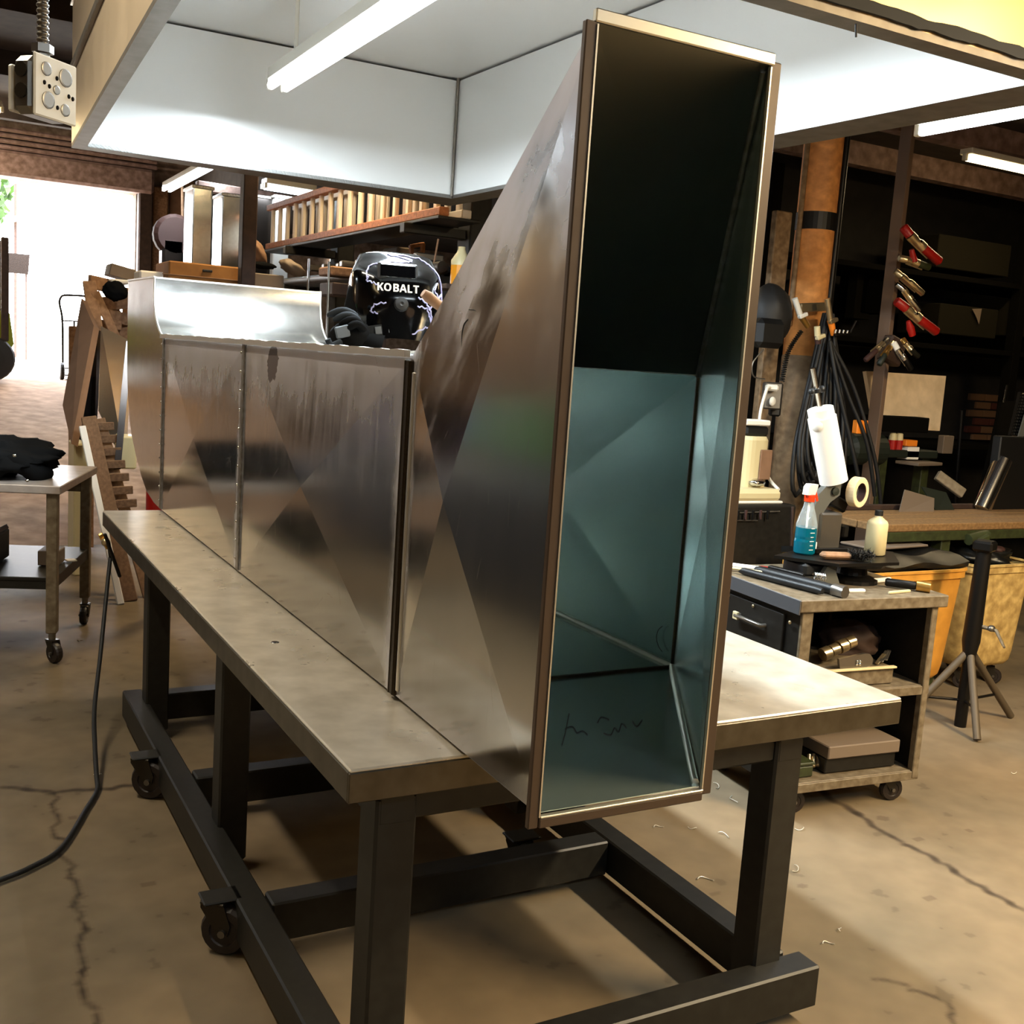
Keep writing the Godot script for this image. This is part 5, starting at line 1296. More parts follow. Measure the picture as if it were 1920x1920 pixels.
	var f1 := Mb.new(); f1.box(P.call(0.42, 0.17, -0.2), Vector3(0.34, 0.06, 0.26), bs, 0.004); obj("body", f1, M.cart_dark, fb)
	var f2 := Mb.new(); f2.box(P.call(0.42, 0.225, -0.19), Vector3(0.345, 0.05, 0.27), bs, 0.004); obj("lid", f2, M.grey_box, fb)
	var gb := thing("green_case", "small green case on the bottom shelf of the cart", "case", Vector3.ZERO)
	var g1 := Mb.new(); g1.box(P.call(0.12, 0.16, -0.16), Vector3(0.14, 0.045, 0.2), bs, 0.006); obj("body", g1, M.green_paint, gb)
	var g2 := Mb.new(); g2.box(P.call(0.12, 0.19, -0.16), Vector3(0.145, 0.012, 0.205), bs, 0.003); obj("lid", g2, M.green_paint, gb)
	for k in 3:
		var b := Mb.new(); b.tube([P.call(0.2 + 0.02 * k, 0.16, -0.1), P.call(0.22 + 0.02 * k, 0.195, -0.13)], 0.008, 8); tag(obj("pipe_nipple", b, M.nickel), "short pipe nipple between the green case and the pale box", "fitting", "pipe nipples on the bottom shelf")
	# the positioner table standing on the cart
	var pos := thing("turntable", "square dark steel turntable plate on a stubby base on the cart", "turntable", Vector3.ZERO)
	var pl := Mb.new()
	pl.prism([Vector2(-0.02, 0.06), Vector2(0.14, -0.12), Vector2(0.44, -0.11), Vector2(0.60, 0.10), Vector2(0.34, 0.26)], 0.012, Transform3D(bs * Basis(Vector3.RIGHT, -PI / 2), P.call(0.14, 0.925, -0.27)))
	obj("plate", pl, M.steel_dark, pos)
	var ps := Mb.new(); ps.lathe([Vector2(0, 0), Vector2(0.1, 0), Vector2(0.1, 0.015), Vector2(0.06, 0.03), Vector2(0.055, 0.06), Vector2(0.12, 0.07), Vector2(0.13, 0.084), Vector2(0, 0.084)], Transform3D(bs, P.call(0.46, 0.829, -0.28)), 20, -1); obj("base", ps, M.steel_dark, pos)
	var pb := Mb.new(); pb.box(P.call(0.27, 0.885, -0.3), Vector3(0.16, 0.05, 0.14), bs, 0.01); obj("motor", pb, M.black, pos)
	# heap of tools along the near side
	var tools := [["wrench", -0.0, -0.55, 0.13, -0.42, 0.852, 0.011, "paper", "white handled bar lying across the back of the cart top", "red"], ["welding_rod", 0.02, -0.46, 0.12, -0.36, 0.85, 0.006, "cream", "cream rod lying below the white handled bar", ""],
		["pry_bar", 0.05, -0.44, 0.14, -0.06, 0.845, 0.014, "black", "long black bar lying nearest the edge strip of the cart", ""], ["pry_bar", 0.11, -0.42, 0.19, -0.06, 0.85, 0.019, "black", "thick black tube with an open end on the cart", "steel"],
		["punch", 0.14, -0.38, 0.18, -0.22, 0.868, 0.01, "steel_dark", "short dark punch on top of the black bars", ""], ["socket", 0.21, -0.2, 0.24, -0.17, 0.872, 0.016, "chrome", "bright coil spring lying on the black bars", ""],
		["chisel", 0.24, -0.1, 0.36, -0.09, 0.835, 0.008, "paper", "pale bent strip lying in front of the turntable base", ""], ["chisel", 0.44, -0.05, 0.56, -0.07, 0.834, 0.006, "cream", "thin cream strip along the front edge of the cart", ""],
		["pliers", 0.52, -0.16, 0.6, -0.08, 0.85, 0.016, "steel_dark", "dark gripping tool lying under the turntable plate", "brass"], ["scraper", 0.5, -0.22, 0.62, -0.24, 0.84, 0.01, "paper", "white paper strip under the edge of the turntable plate", ""]]
	for k in tools:
		var tt := thing(k[0], k[8], k[0].replace("_", " "), Vector3.ZERO, 0.0, "tools heaped on the cart")
		var a: Vector3 = P.call(k[1], k[5], k[2])
		var e: Vector3 = P.call(k[3], k[5], k[4])
		var b := Mb.new()
		if k[0] == "socket":
			var pts := []
			for i in 60: pts.append(a.lerp(e, i / 59.0) + (bs * Vector3(0.4, 0, -0.9)).normalized() * cos(i * 0.75) * 0.014 + Vector3(0, sin(i * 0.75) * 0.014, 0))
			b.tube(pts, 0.0028, 6)
		else:
			b.tube([a, a.lerp(e, 0.06), a.lerp(e, 0.94), e], [k[6] * 0.7, k[6], k[6], k[6] * 0.8], 10)
		obj("shank", b, M[k[7]], tt)
		if k[9] != "":
			var g := Mb.new(); g.tube([e, e + (e - a).normalized() * 0.05], k[6] * 1.25, 10); obj("grip", g, M[k[9]], tt)
	var gp := Mb.new(); gp.prism([Vector2(0, 0), Vector2(0.12, 0), Vector2(0.09, 0.06), Vector2(0.05, 0.075)], 0.02, Transform3D(bs, P.call(0.22, 0.829, -0.2))); tag(obj("grey_wedge", gp, M.grey_paint), "grey green wedge standing before the turntable base", "wedge")
	# things on the turntable plate
	var Q := func(x: float, z: float) -> Vector3: return P.call(x + 0.205, 0.926, z)
	var sb := thing("spray_bottle", "clear spray bottle of blue fluid with a white and orange head", "spray bottle", Q.call(0.07, -0.35))
	var l1 := Mb.new(); l1.lathe([Vector2(0, 0), Vector2(0.036, 0), Vector2(0.041, 0.006), Vector2(0.042, 0.05), Vector2(0.04, 0.06), Vector2(0.041, 0.07), Vector2(0.0395, 0.105), Vector2(0, 0.105)], Transform3D(), 24, -1); obj("fluid", l1, M.blue_fluid, sb)
	var l2 := Mb.new(); l2.lathe([Vector2(0.0415, 0.104), Vector2(0.041, 0.118), Vector2(0.032, 0.15), Vector2(0.021, 0.185), Vector2(0.017, 0.205), Vector2(0.017, 0.215)], Transform3D(), 24, 1); obj("bottle_neck", l2, M.clear_plastic, sb)
	var l3 := Mb.new(); l3.lathe([Vector2(0, 0.205), Vector2(0.02, 0.205), Vector2(0.021, 0.23), Vector2(0.018, 0.233), Vector2(0, 0.233)], Transform3D(), 20, -1); obj("collar", l3, M.orange, sb)
	var l4 := Mb.new(); l4.prism([Vector2(-0.03, 0.0), Vector2(0.02, 0.0), Vector2(0.03, 0.022), Vector2(0.034, 0.04), Vector2(-0.012, 0.042), Vector2(-0.026, 0.03)], 0.026, Transform3D(Basis(Vector3.UP, 0.2), Vector3(0, 0.232, 0.013))); obj("spray_head", l4, M.white, sb)
	var l5 := Mb.new(); l5.bar(Vector3(0.024, 0.25, 0), Vector3(0.042, 0.205, 0.0), 0.012, 0.005, Vector3.BACK, 0.002); obj("trigger", l5, M.orange, sb)
	var l6 := Mb.new(); l6.tube([Vector3(0, 0.1, 0), Vector3(0, 0.2, 0)], 0.004, 8); obj("dip_tube", l6, M.paper, sb)
	for k in 6:
		var g := Mb.new(); g.box(Vector3(-0.006, 0.022 + 0.0165 * k, 0.0415), Vector3(0.02 if k % 2 == 0 else 0.014, 0.002, 0.002), Basis(), 0.0); obj("level_mark", g, M.paper, sb)
	var l7 := Mb.new(); l7.box(Vector3(0.036, 0.035, 0.018), Vector3(0.012, 0.028, 0.012), Basis(), 0.002); obj("side_label", l7, M.paper, sb)
	var wb := thing("squeeze_bottle", "cream plastic bottle with a black cap beside the vise", "bottle", Q.call(0.385, -0.31), 0.15)
	var w1 := Mb.new(); w1.lathe([Vector2(0, 0), Vector2(0.032, 0), Vector2(0.038, 0.005), Vector2(0.038, 0.125), Vector2(0.034, 0.135), Vector2(0.014, 0.152), Vector2(0.014, 0.16), Vector2(0, 0.16)], Transform3D(), 24, 1, 0.75); obj("body", w1, M.cream, wb)
	var w2 := Mb.new(); w2.lathe([Vector2(0, 0.157), Vector2(0.016, 0.157), Vector2(0.016, 0.177), Vector2(0.013, 0.179), Vector2(0, 0.179)], Transform3D(), 18, -1); obj("cap", w2, M.black, wb)
	var bh := thing("wire_brush", "block brush with wooden back and dark bristles on the turntable", "brush", Vector3.ZERO)
	var b1 := Mb.new(); b1.bar(Q.call(0.07, -0.25) + Vector3(0, 0.014, 0), Q.call(0.19, -0.22) + Vector3(0, 0.014, 0), 0.045, 0.026, Vector3.UP, 0.01); obj("back", b1, M.wood, bh)
	var b2 := Mb.new()
	var rn := RandomNumberGenerator.new(); rn.seed = 3
	for k in 1300:
		var q: Vector3 = Q.call(0.175 + 0.09 * rn.randf(), -0.225 + 0.05 * rn.randf()) + Vector3(0, 0.006 + 0.028 * rn.randf(), 0)
		var e := q + Vector3(rn.randfn() * 0.012, rn.randfn() * 0.008 + 0.002, rn.randfn() * 0.012)
		var s := Vector3(0.0018, 0, 0.0009)
		b2.tri(q - s, q + s, e); b2.tri(q + s, q - s, e)
	var bs2 := obj("bristles", b2, M.black, bh); bs2.set_meta("kind", "stuff")
	# grey vise with the paper roll, rod and masking tape
	var vz := thing("bench_vise", "grey cast vise with a curved arm standing on the turntable", "vise", Vector3.ZERO)
	var c: Vector3 = Q.call(0.19, -0.40)
	var v1 := Mb.new(); v1.box(c + Vector3(0.0, 0.085, 0), Vector3(0.11, 0.15, 0.1), bs, 0.008); obj("body", v1, M.steel, vz)
	var v0 := Mb.new(); v0.box(c + Vector3(0.0, 0.012, 0.005), Vector3(0.16, 0.024, 0.13), bs, 0.004); obj("base_plate", v0, M.steel_dark, vz)
	var v2 := Mb.new(); v2.prism([Vector2(-0.085, 0.0), Vector2(-0.055, 0.0), Vector2(-0.05, 0.14), Vector2(-0.01, 0.2), Vector2(0.035, 0.23), Vector2(0.035, 0.29), Vector2(-0.02, 0.28), Vector2(-0.065, 0.235), Vector2(-0.09, 0.16)], 0.03, Transform3D(bs, c + bs * Vector3(0, 0, 0.04))); obj("arm", v2, M.grey_paint, vz)
	var v3 := Mb.new(); v3.lathe([Vector2(0, 0), Vector2(0.016, 0), Vector2(0.016, 0.01), Vector2(0, 0.012)], Transform3D(bs * Basis(Vector3.RIGHT, PI / 2), c + bs * Vector3(0.005, 0.245, 0.04)), 16, -1); obj("pivot_bolt", v3, M.green_dark, vz)
	var v4 := Mb.new(); v4.box(c + bs * Vector3(0.045, 0.195, 0.0), Vector3(0.09, 0.05, 0.07), bs * Basis(Vector3.BACK, -0.4), 0.008); obj("jaw", v4, M.steel_dark, vz)
	var v5 := Mb.new(); v5.box(c + bs * Vector3(0.1, 0.08, 0.0), Vector3(0.03, 0.05, 0.05), bs, 0.006); obj("clamp_screw", v5, M.steel_dark, vz)
	var zz := c.z + 0.02
	var pr := thing("paper_roll", "white paper roll slipped on a chrome rod above the vise", "paper roll", Vector3.ZERO)
	var base: Vector3 = c + bs * Vector3(0.02, 0.262, 0.02)
	var ax := Vector3(-0.335, 0.94, -0.04).normalized()
	var p1 := Mb.new(); p1.tube([base + ax * 0.03, base + ax * 0.32], 0.05, 26); obj("roll", p1, M.paper, pr)
	var p2 := Mb.new(); p2.tube([base + ax * 0.02, base + ax * 0.285], 0.055, 26, true); obj("outer_sheet", p2, M.paper, pr)
	var p3 := Mb.new(); p3.blob(base + ax * 0.26 + Vector3(-0.03, 0, 0.01), Vector3(0.03, 0.04, 0.03), Basis(), 0.1, 1.0, 3); obj("loose_edge", p3, M.paper, pr)
	var p4 := Mb.new(); p4.tube([base + ax * 0.0, base + ax * 0.48], 0.0115, 14); obj("rod", p4, M.chrome, pr)
	var p5 := Mb.new(); p5.tube([base + ax * 0.385, base + ax * 0.4], 0.021, 14); p5.blob(base + ax * 0.392 + Vector3(0.024, 0.006, 0.0), Vector3(0.014, 0.014, 0.014)); p5.blob(base + ax * 0.392 + Vector3(-0.026, -0.006, 0.0), Vector3(0.014, 0.014, 0.014)); obj("stop_collar", p5, M.black, pr)
	var tc: Vector3 = c + bs * Vector3(0.105, 0.245, 0.055)
	var tr2 := thing("tape_roll", "roll of cream masking tape hanging on the vise handle", "tape roll", Vector3.ZERO)
	var tbs := bs * Basis(Vector3.UP, 0.35) * Basis(Vector3.BACK, -0.35) * Basis(Vector3.RIGHT, PI / 2)
	var k1 := Mb.new(); k1.lathe([Vector2(0.038, -0.018), Vector2(0.058, -0.018), Vector2(0.06, -0.016), Vector2(0.06, 0.016), Vector2(0.058, 0.018), Vector2(0.038, 0.018), Vector2(0.038, -0.018)], Transform3D(tbs, tc), 30, -1); obj("tape", k1, M.tape, tr2)
	var k2 := Mb.new(); k2.lathe([Vector2(0.0385, 0.016), Vector2(0.036, 0.016), Vector2(0.036, -0.016), Vector2(0.0385, -0.016)], Transform3D(tbs, tc), 30, -1); obj("core", k2, M.red_brown, tr2)

func bench_and_bins():
	var t := thing("long_bench", "long bench with a worn wooden top and green steel apron", "bench", Vector3.ZERO)
	var y := 0.90
	var z := -3.77
	for k in 3:
		var p := Mb.new(); p.box(Vector3(6.55, y - 0.02, z - 0.08 - 0.155 * k), Vector3(4.7, 0.04, 0.15), Basis(), 0.005); obj("plank", p, M.bench_wood, t)
	var bk := Mb.new(); bk.box(Vector3(6.55, y + 0.014, z - 0.48), Vector3(4.7, 0.03, 0.03), Basis(), 0.004); obj("back_rail", bk, M.post, t)
	var ap := Mb.new(); ap.box(Vector3(6.55, y - 0.065, z - 0.01), Vector3(4.7, 0.05, 0.02), Basis(), 0.003); obj("apron", ap, M.green_paint, t)
	for x in [4.73, 6.4, 8.7]:
		for zz in [z - 0.06, z - 0.46]:
			var l := Mb.new(); l.box(Vector3(x, 0.405, zz), Vector3(0.07, 0.81, 0.07), Basis(), 0.005); obj("leg", l, M.green_paint, t)
	var br := Mb.new(); br.tube([Vector3(4.84, 0.8152, -3.75), Vector3(4.983, 0.838, -3.75)], 0.03, 10); br.box(Vector3(4.924, 0.8151, -3.74), Vector3(0.09, 0.05, 0.06), Basis(Vector3.BACK, 0.3), 0.01); obj("bracket", br, M.green_paint, t)
	# bins
	var bin := func(called: String, label: String, c: Vector3, w: float, h: float, d: float, taper: float, m: Material):
		var b := thing(called, label, "bin", Vector3.ZERO)
		var rows := []
		var lev := [[0.1, 0.86], [0.11, 0.93], [0.16, 0.965], [0.4, 1.0 - 0.0]]
		var body := Mb.new()
		var ring := func(yy: float, s: float) -> Array:
			var out := []
			for i in 40:
				var a := TAU * i / 40
				out.append(c + Vector3(signf(cos(a)) * pow(absf(cos(a)), 0.25) * w / 2 * s, yy, -signf(sin(a)) * pow(absf(sin(a)), 0.25) * d / 2 * s))
			return out
		var ys := [0.12, 0.125, 0.15, 0.2, h - 0.04, h - 0.04, h, h]
		var ss := [taper * 0.8, taper * 0.9, taper * 0.97, taper, 1.0, 1.04, 1.04, 0.99]
		for i in ys.size(): rows.append(ring.call(ys[i], ss[i]))
		for i in rows.size() - 1:
			for k in 40:
				var k2 := (k + 1) % 40
				body.quad(rows[i][k], rows[i][k2], rows[i + 1][k2], rows[i + 1][k], 1 if i < 4 else -1)
		for k in range(1, 39): body.tri(rows[0][0], rows[0][k + 1], rows[0][k])
		obj("body", body, m, b)
		var rim := Mb.new()
		for k in 40:
			var k2 := (k + 1) % 40
			rim.bar(rows[6][k] + Vector3(0, 0.002, 0), rows[6][k2] + Vector3(0, 0.002, 0), 0.016, 0.012)
		obj("rim", rim, m, b)
		var ins := Mb.new(); ins.box(c + Vector3(0, h - 0.06, 0), Vector3(w * 0.92, 0.02, d * 0.92), Basis(), 0.005); obj("contents", ins, M.black, b)
		for k in 4: caster(b, c + Vector3((0.32 if k & 1 else -0.32) * w * taper, 0, (0.3 if k & 2 else -0.3) * d * taper), 0.6, 0.042, 0.03)
		return b
	bin.call("utility_bin", "yellow plastic bin on casters behind the tool cart", Vector3(4.24, 0, -3.82), 0.80, 0.70, 0.52, 0.9, M.bin_yellow)
	bin.call("utility_bin", "stained cream plastic bin beyond the pipe stand", Vector3(5.05, 0, -3.9), 0.48, 0.69, 0.5, 0.88, M.bin_cream)
	var ly := thing("bin_lid", "dark sagging lid lying over the yellow bin", "lid", Vector3.ZERO)
	var lg := []
	for j in 9:
		var row := []
		for i in 13: row.append(Vector3(3.84 + 0.8 * i / 12.0, 0.735 + 0.04 * sin(PI * j / 8.0) + 0.012 * sin(i * 1.1 + j), -3.57 - 0.5 * j / 8.0))
		lg.append(row)
	var l1 := Mb.new(); l1.sheet(lg, 0.03, 1); obj("sheet", l1, M.lid_black, ly)
	var lt := Mb.new(); lt.box(Vector3(4.3, 0.792, -3.82), Vector3(0.45, 0.012, 0.2), Basis(Vector3.UP, 0.1), 0.004); obj("grey_top", lt, M.grey_box, ly)  # separate paler grey slab on top of the dark lid
	var sc := thing("scrap_pile", "dark scrap heaped in the cream bin", "scrap", Vector3.ZERO)
	var s1 := Mb.new(); s1.blob(Vector3(5.05, 0.71, -3.9), Vector3(0.2, 0.07, 0.2), Basis(), 0.5, 1.8, 12, 30, 14); obj("heap", s1, M.lid_black, sc)
	var s2 := Mb.new(); s2.blob(Vector3(5.12, 0.75, -3.78), Vector3(0.05, 0.02, 0.04), Basis(), 0.3, 2.0, 3); obj("scrap_piece", s2, M.red_brown, sc)
	# pipe stand
	var ps := thing("pipe_stand", "dark three legged pipe stand with a handle rod", "pipe stand", Vector3.ZERO)
	var top := Vector3(4.37, 0.86, -3.29)
	var mid := Vector3(4.36, 0.38, -3.29)
	var po := Mb.new(); po.tube([Vector3(4.36, 0.0, -3.29), Vector3(4.36, 0.34, -3.29), Vector3(4.36, 0.42, -3.29), top], [0.028, 0.028, 0.042, 0.034], 16); obj("post", po, M.steel_dark, ps)
	for e in [Vector3(4.24, 0.012, -3.1), Vector3(4.73, 0.012, -3.29), Vector3(4.1, 0.012, -3.42)]:
		var l := Mb.new(); l.tube([mid, mid.lerp(e, 0.5), e], 0.018, 10); obj("leg", l, M.stand_metal, ps)
		var b := Mb.new(); b.tube([Vector3(4.36, 0.13, -3.29), mid.lerp(e, 0.66)], 0.007, 6); obj("brace", b, M.steel_dark, ps)
	var hr := Mb.new(); hr.tube([Vector3(4.37, 0.5, -3.28), Vector3(4.41, 0.49, -3.2), Vector3(4.343, 0.4418, -3.1)], [0.011, 0.009, 0.006], 8); obj("handle_rod", hr, M.cart, ps)
	var kn := Mb.new(); kn.blob(Vector3(4.4, 0.497, -3.22), Vector3(0.02, 0.016, 0.016)); obj("knob", kn, M.steel, ps)
	var hd := Mb.new(); hd.box(top + Vector3(0, 0.02, 0), Vector3(0.1, 0.05, 0.09), Basis(Vector3.UP, 0.4), 0.01); obj("cradle", hd, M.steel_dark, ps)

func column_things():
	# the painted round column; its base is hidden by the cart
	var c := Vector3(4.63, 0, -4.9)
	var b := Mb.new(); b.lathe([Vector2(0, 1.72), Vector2(0.115, 1.72), Vector2(0.115, 3.3)], Transform3D(Basis(), c), 28, 1)
	var col := struct("column_painted", b, M.column_paint, "orange painted round column rising to the ceiling")
	var lo := Mb.new(); lo.lathe([Vector2(0.0, 0.0), Vector2(0.118, 0.0), Vector2(0.118, 1.72), Vector2(0.113, 1.74)], Transform3D(Basis(), c), 28, 1); obj("worn_base", lo, M.column_base, col)
	var st := Mb.new(); st.lathe([Vector2(0.116, 2.46), Vector2(0.119, 2.46), Vector2(0.119, 2.56), Vector2(0.116, 2.56)], Transform3D(Basis(), c), 28, -1); obj("dark_band", st, M.black, col)
	for k in [[-0.125, 0.0, 0.016, "column_base"], [0.085, 0.09, 0.022, "steel_dark"], [0.13, 0.04, 0.012, "column_base"]]:
		var p := Mb.new(); p.tube([c + Vector3(k[0], 1.9, k[1]), c + Vector3(k[0], 3.2, k[1])], k[2], 10); obj("conduit", p, M[k[3]], col)
	var dp := Mb.new(); dp.box(c + Vector3(-0.38, 1.6, -0.1), Vector3(0.1, 3.2, 0.08), Basis(), 0.006); struct("column_post", dp, M.post, "dark wooden post beside the painted column")
	var dq := Mb.new(); dq.box(c + Vector3(-0.22, 1.6, -0.05), Vector3(0.12, 1.9, 0.05), Basis(), 0.006); obj("cover_board", dq, M.column_base, col)
	var hk := Mb.new(); hk.bar(Vector3(4.395, 1.995, -4.72), Vector3(4.594, 2.017, -4.72), 0.05, 0.05, Vector3.UP, 0.006); obj("hook_bar", hk, M.nickel, col)
	# outlet box with its plug and cord
	var ob := thing("wall_outlet", "grey outlet box with a white plug on the column", "outlet", Vector3.ZERO)
	var oc: Vector3 = Vector3(4.171, 1.491, -4.62)
	var o1 := Mb.new(); o1.box(oc, Vector3(0.1, 0.15, 0.07), Basis(Vector3.UP, -0.5), 0.008); obj("box", o1, M.steel, ob)
	var o2 := Mb.new(); o2.box(oc + Vector3(0.06, -0.02, -0.03), Vector3(0.06, 0.19, 0.06), Basis(Vector3.UP, -0.5), 0.01); obj("back_box", o2, M.black, ob)
	var o3 := Mb.new(); o3.box(oc + Vector3(-0.05, 0.045, 0.05), Vector3(0.07, 0.035, 0.05), Basis(Vector3.UP, -0.5), 0.01); obj("plug", o3, M.white, ob)
	var o4 := Mb.new(); o4.blob(oc + Vector3(-0.03, -0.03, 0.045), Vector3(0.022, 0.026, 0.012)); obj("socket_face", o4, M.white, ob)
	var cd := Mb.new(); cd.tube(spline([oc + Vector3(-0.07, 0.045, 0.06), oc + Vector3(-0.105, 0.03, 0.07), Vector3(4.012, 1.351, -4.52), Vector3(4.021, 1.154, -4.45), Vector3(4.026, 1.056, -4.42), Vector3(3.996, 1.005, -4.3)], 40), 0.009, 8); tag(obj("power_cable", cd, M.white), "white power cord curving down from the outlet plug", "cord")
	var sp := Mb.new()
	var s0: Vector3 = Vector3(4.309, 1.574, -4.7)
	var s1: Vector3 = Vector3(4.353, 1.742, -4.72)
	var s2: Vector3 = Vector3(4.437, 1.869, -4.72)
	var pth := spline([s0, s1, s2], 150)
	var pts := []
	for i in pth.size(): pts.append(pth[i] + Vector3(0.012 * cos(i * 1.0), 0, 0.012 * sin(i * 1.0)))
	sp.tube(pts, 0.004, 6); tag(obj("coiled_cord", sp, M.cord), "thin coiled black cord rising from the outlet", "cord")
	var tw := Mb.new(); tw.tube(spline([Vector3(4.063, 1.742, -4.6), Vector3(3.996, 1.665, -4.6), Vector3(4.009, 1.593, -4.6), Vector3(4.091, 1.58, -4.6)], 24), 0.004, 6); tag(obj("thin_wire", tw, M.steel), "thin loose wire looping above the outlet box", "wire")
	# black hose loops on the hook
	for k in 11:
		var x := k * 0.021
		var top: Vector3 = Vector3(4.549, 1.974, -4.66) + Vector3(0.01 * (k % 3), 0.0, 0.02 * (k % 2))
		var low: Vector3 = Vector3(4.463, 1.026, -4.55) + Vector3(-0.11 + x * 1.1, -0.06 + 0.022 * ((k * 5) % 7), 0.02 * (k % 3))
		var wide := 0.09 + 0.011 * k
		var h := Mb.new()
		h.tube(spline([top + Vector3(-0.01, 0, 0), top.lerp(low, 0.3) + Vector3(-wide * 0.35, 0, 0), top.lerp(low, 0.75) + Vector3(-wide * 0.75, 0, 0.01), low + Vector3(-wide * 0.3, 0, 0.01), low + Vector3(wide * 0.5, 0.015, 0), top.lerp(low, 0.65) + Vector3(wide * 0.75, 0, -0.01), top.lerp(low, 0.25) + Vector3(wide * 0.4, 0, 0), top + Vector3(0.015, 0, 0)], 46), 0.0125, 8)
		tag(obj("welding_hose", h, M.cord), "loop of black welding hose bunched on the column hook", "hose", "hose loops on the column")
	for k in 3:
		var h := Mb.new(); h.tube(spline([Vector3(4.496, 1.815, -4.55), [Vector3(4.63, 1.524, -4.5), Vector3(4.675, 1.556, -4.5), Vector3(4.539, 1.58, -4.5)][k], [Vector3(4.767, 1.258, -4.45), Vector3(4.846, 1.166, -4.45), Vector3(4.671, 1.194, -4.45)][k], [Vector3(4.881, 0.9474, -4.45), Vector3(4.944, 0.8839, -4.45), Vector3(4.79, 0.9163, -4.45)][k]], 30), 0.012, 8)
		tag(obj("welding_hose", h, M.cord), ["hose strand slanting away from the bunch, middle one", "outermost hose strand slanting towards the pale board", "hose strand slanting close to the paper roll"][k], "hose")
	var tor := [[Vector3(4.249, 2.032, -4.6), Vector3(4.3, 1.948, -4.6), Vector3(4.368, 1.888, -4.6), "white tipped torch hanging before the column", "white", "brass"], [Vector3(4.471, 2.05, -4.58), Vector3(4.513, 1.935, -4.58), Vector3(4.549, 1.854, -4.58), "yellow handled torch hanging on the hose bunch", "nickel", "amber"], [Vector3(4.34, 1.887, -4.5), Vector3(4.351, 1.835, -4.5), Vector3(4.361, 1.792, -4.5), "pale cylinder torch handle against the hoses", "cream", "red_brown"]]
	for q in tor:
		var tt := thing("torch", q[3], "torch", Vector3.ZERO, 0.0, "welding torches by the column")
		var a := Mb.new(); a.tube([q[0], q[1]], 0.017, 10); obj("tip", a, M[q[4]], tt)
		var g := Mb.new(); g.tube([q[1], q[2]], [0.02, 0.016], 10); obj("handle", g, M[q[5]], tt)
		var s := Mb.new(); s.box(q[1] + Vector3(0.012, -0.004, 0.01), Vector3(0.06, 0.022, 0.03), Basis(Vector3.BACK, 0.4), 0.005); obj("valve", s, M[q[4]], tt)
	var gz := thing("gauge_manifold", "row of small bright nozzles beside the hose bunch", "manifold", Vector3.ZERO)
	for k in 4:
		var a := Mb.new(); a.tube([Vector3(4.53, 1.862, -4.55) + Vector3(0.03 * k, 0.002 * k, 0), Vector3(4.53, 1.862, -4.55) + Vector3(0.03 * k + 0.004, 0.022, 0)], 0.007, 8); obj("nozzle", a, M.steel, gz)
	var ga := Mb.new(); ga.bar(Vector3(4.534, 1.853, -4.56), Vector3(4.655, 1.873, -4.56), 0.02, 0.012, Vector3.UP, 0.003); ga.tube([Vector3(4.645, 1.873, -4.55), Vector3(4.681, 1.942, -4.55)], 0.006, 8); obj("bar", ga, M.steel_dark, gz)
	var fs := thing("face_shield", "black dusty face shield hanging by the duct mouth", "face shield", Vector3.ZERO)
	var f1 := Mb.new(); f1.blob(Vector3(4.165, 1.932, -4.7), Vector3(0.13, 0.17, 0.12), Basis(), 0.1, 1.4, 5, 28, 18); obj("shell", f1, M.rubber, fs)
	var f2 := Mb.new(); f2.box(Vector3(4.065, 1.87, -4.57), Vector3(0.05, 0.022, 0.01), Basis(), 0.003); obj("badge", f2, M.cream, fs)
	var f3 := Mb.new(); f3.box(Vector3(4.082, 1.83, -4.6), Vector3(0.2, 0.16, 0.09), Basis(), 0.03); obj("visor", f3, M.black, fs)
	# dark welder cabinet with its trays
	var wc := thing("welder_cabinet", "dark machine cabinet beside the duct mouth with a plastic tray on top", "cabinet", Vector3.ZERO)
	var a0: Vector3 = Vector3(3.601, 0.9295, -4.25)
	var a1: Vector3 = Vector3(4.087, 0.7762, -4.25)
	var w1 := Mb.new(); w1.box(Vector3((a0.x + a1.x) / 2, a0.y / 2 + 0.02, -4.47), Vector3(a1.x - a0.x, a0.y - 0.04, 0.45), Basis(), 0.01); obj("body", w1, M.cart_dark, wc)
	for k in 2:
		var r := Mb.new(); r.tube([[Vector3(3.652, 0.8935, -4.23), Vector3(3.954, 0.899, -4.23)], [Vector3(3.657, 0.8546, -4.23), Vector3(3.807, 0.8526, -4.23)]][k], 0.004, 6); obj("rail", r, M.steel, wc)
	for k in 5:
		var r := Mb.new(); r.box(Vector3(3.666, 0.8839, -4.22) + Vector3(0.05 * k, 0.0, 0), Vector3(0.012, 0.05, 0.012), Basis(), 0.002); obj("rod_tip", r, M.red_brown if k % 2 else M.steel_dark, wc)
	var ed := Mb.new(); ed.bar(Vector3(4.05, 0.9223, -4.24), Vector3(4.078, 0.6039, -4.24), 0.014, 0.014, Vector3.BACK, 0.003); obj("corner_trim", ed, M.post, wc)
	var pt := thing("plastic_tray", "cream plastic case lying on the dark machine cabinet", "case", Vector3.ZERO)
	var p1 := Mb.new(); p1.box(Vector3(a0.x + 0.2, a0.y + 0.045, -4.42), Vector3(0.42, 0.065, 0.28), Basis(), 0.02); obj("lid", p1, M.cream, pt)
	var p2 := Mb.new(); p2.box(Vector3(a0.x + 0.2, a0.y + 0.01, -4.42), Vector3(0.43, 0.016, 0.29), Basis(), 0.006); obj("base", p2, M.white, pt)
	var p3 := Mb.new(); p3.blob(Vector3(3.897, 1.034, -4.36), Vector3(0.05, 0.02, 0.03), Basis(), 0.3, 2.0, 4); tag(obj("crumpled_foil", p3, M.chrome), "crumpled bright foil on the cream plastic case", "foil")
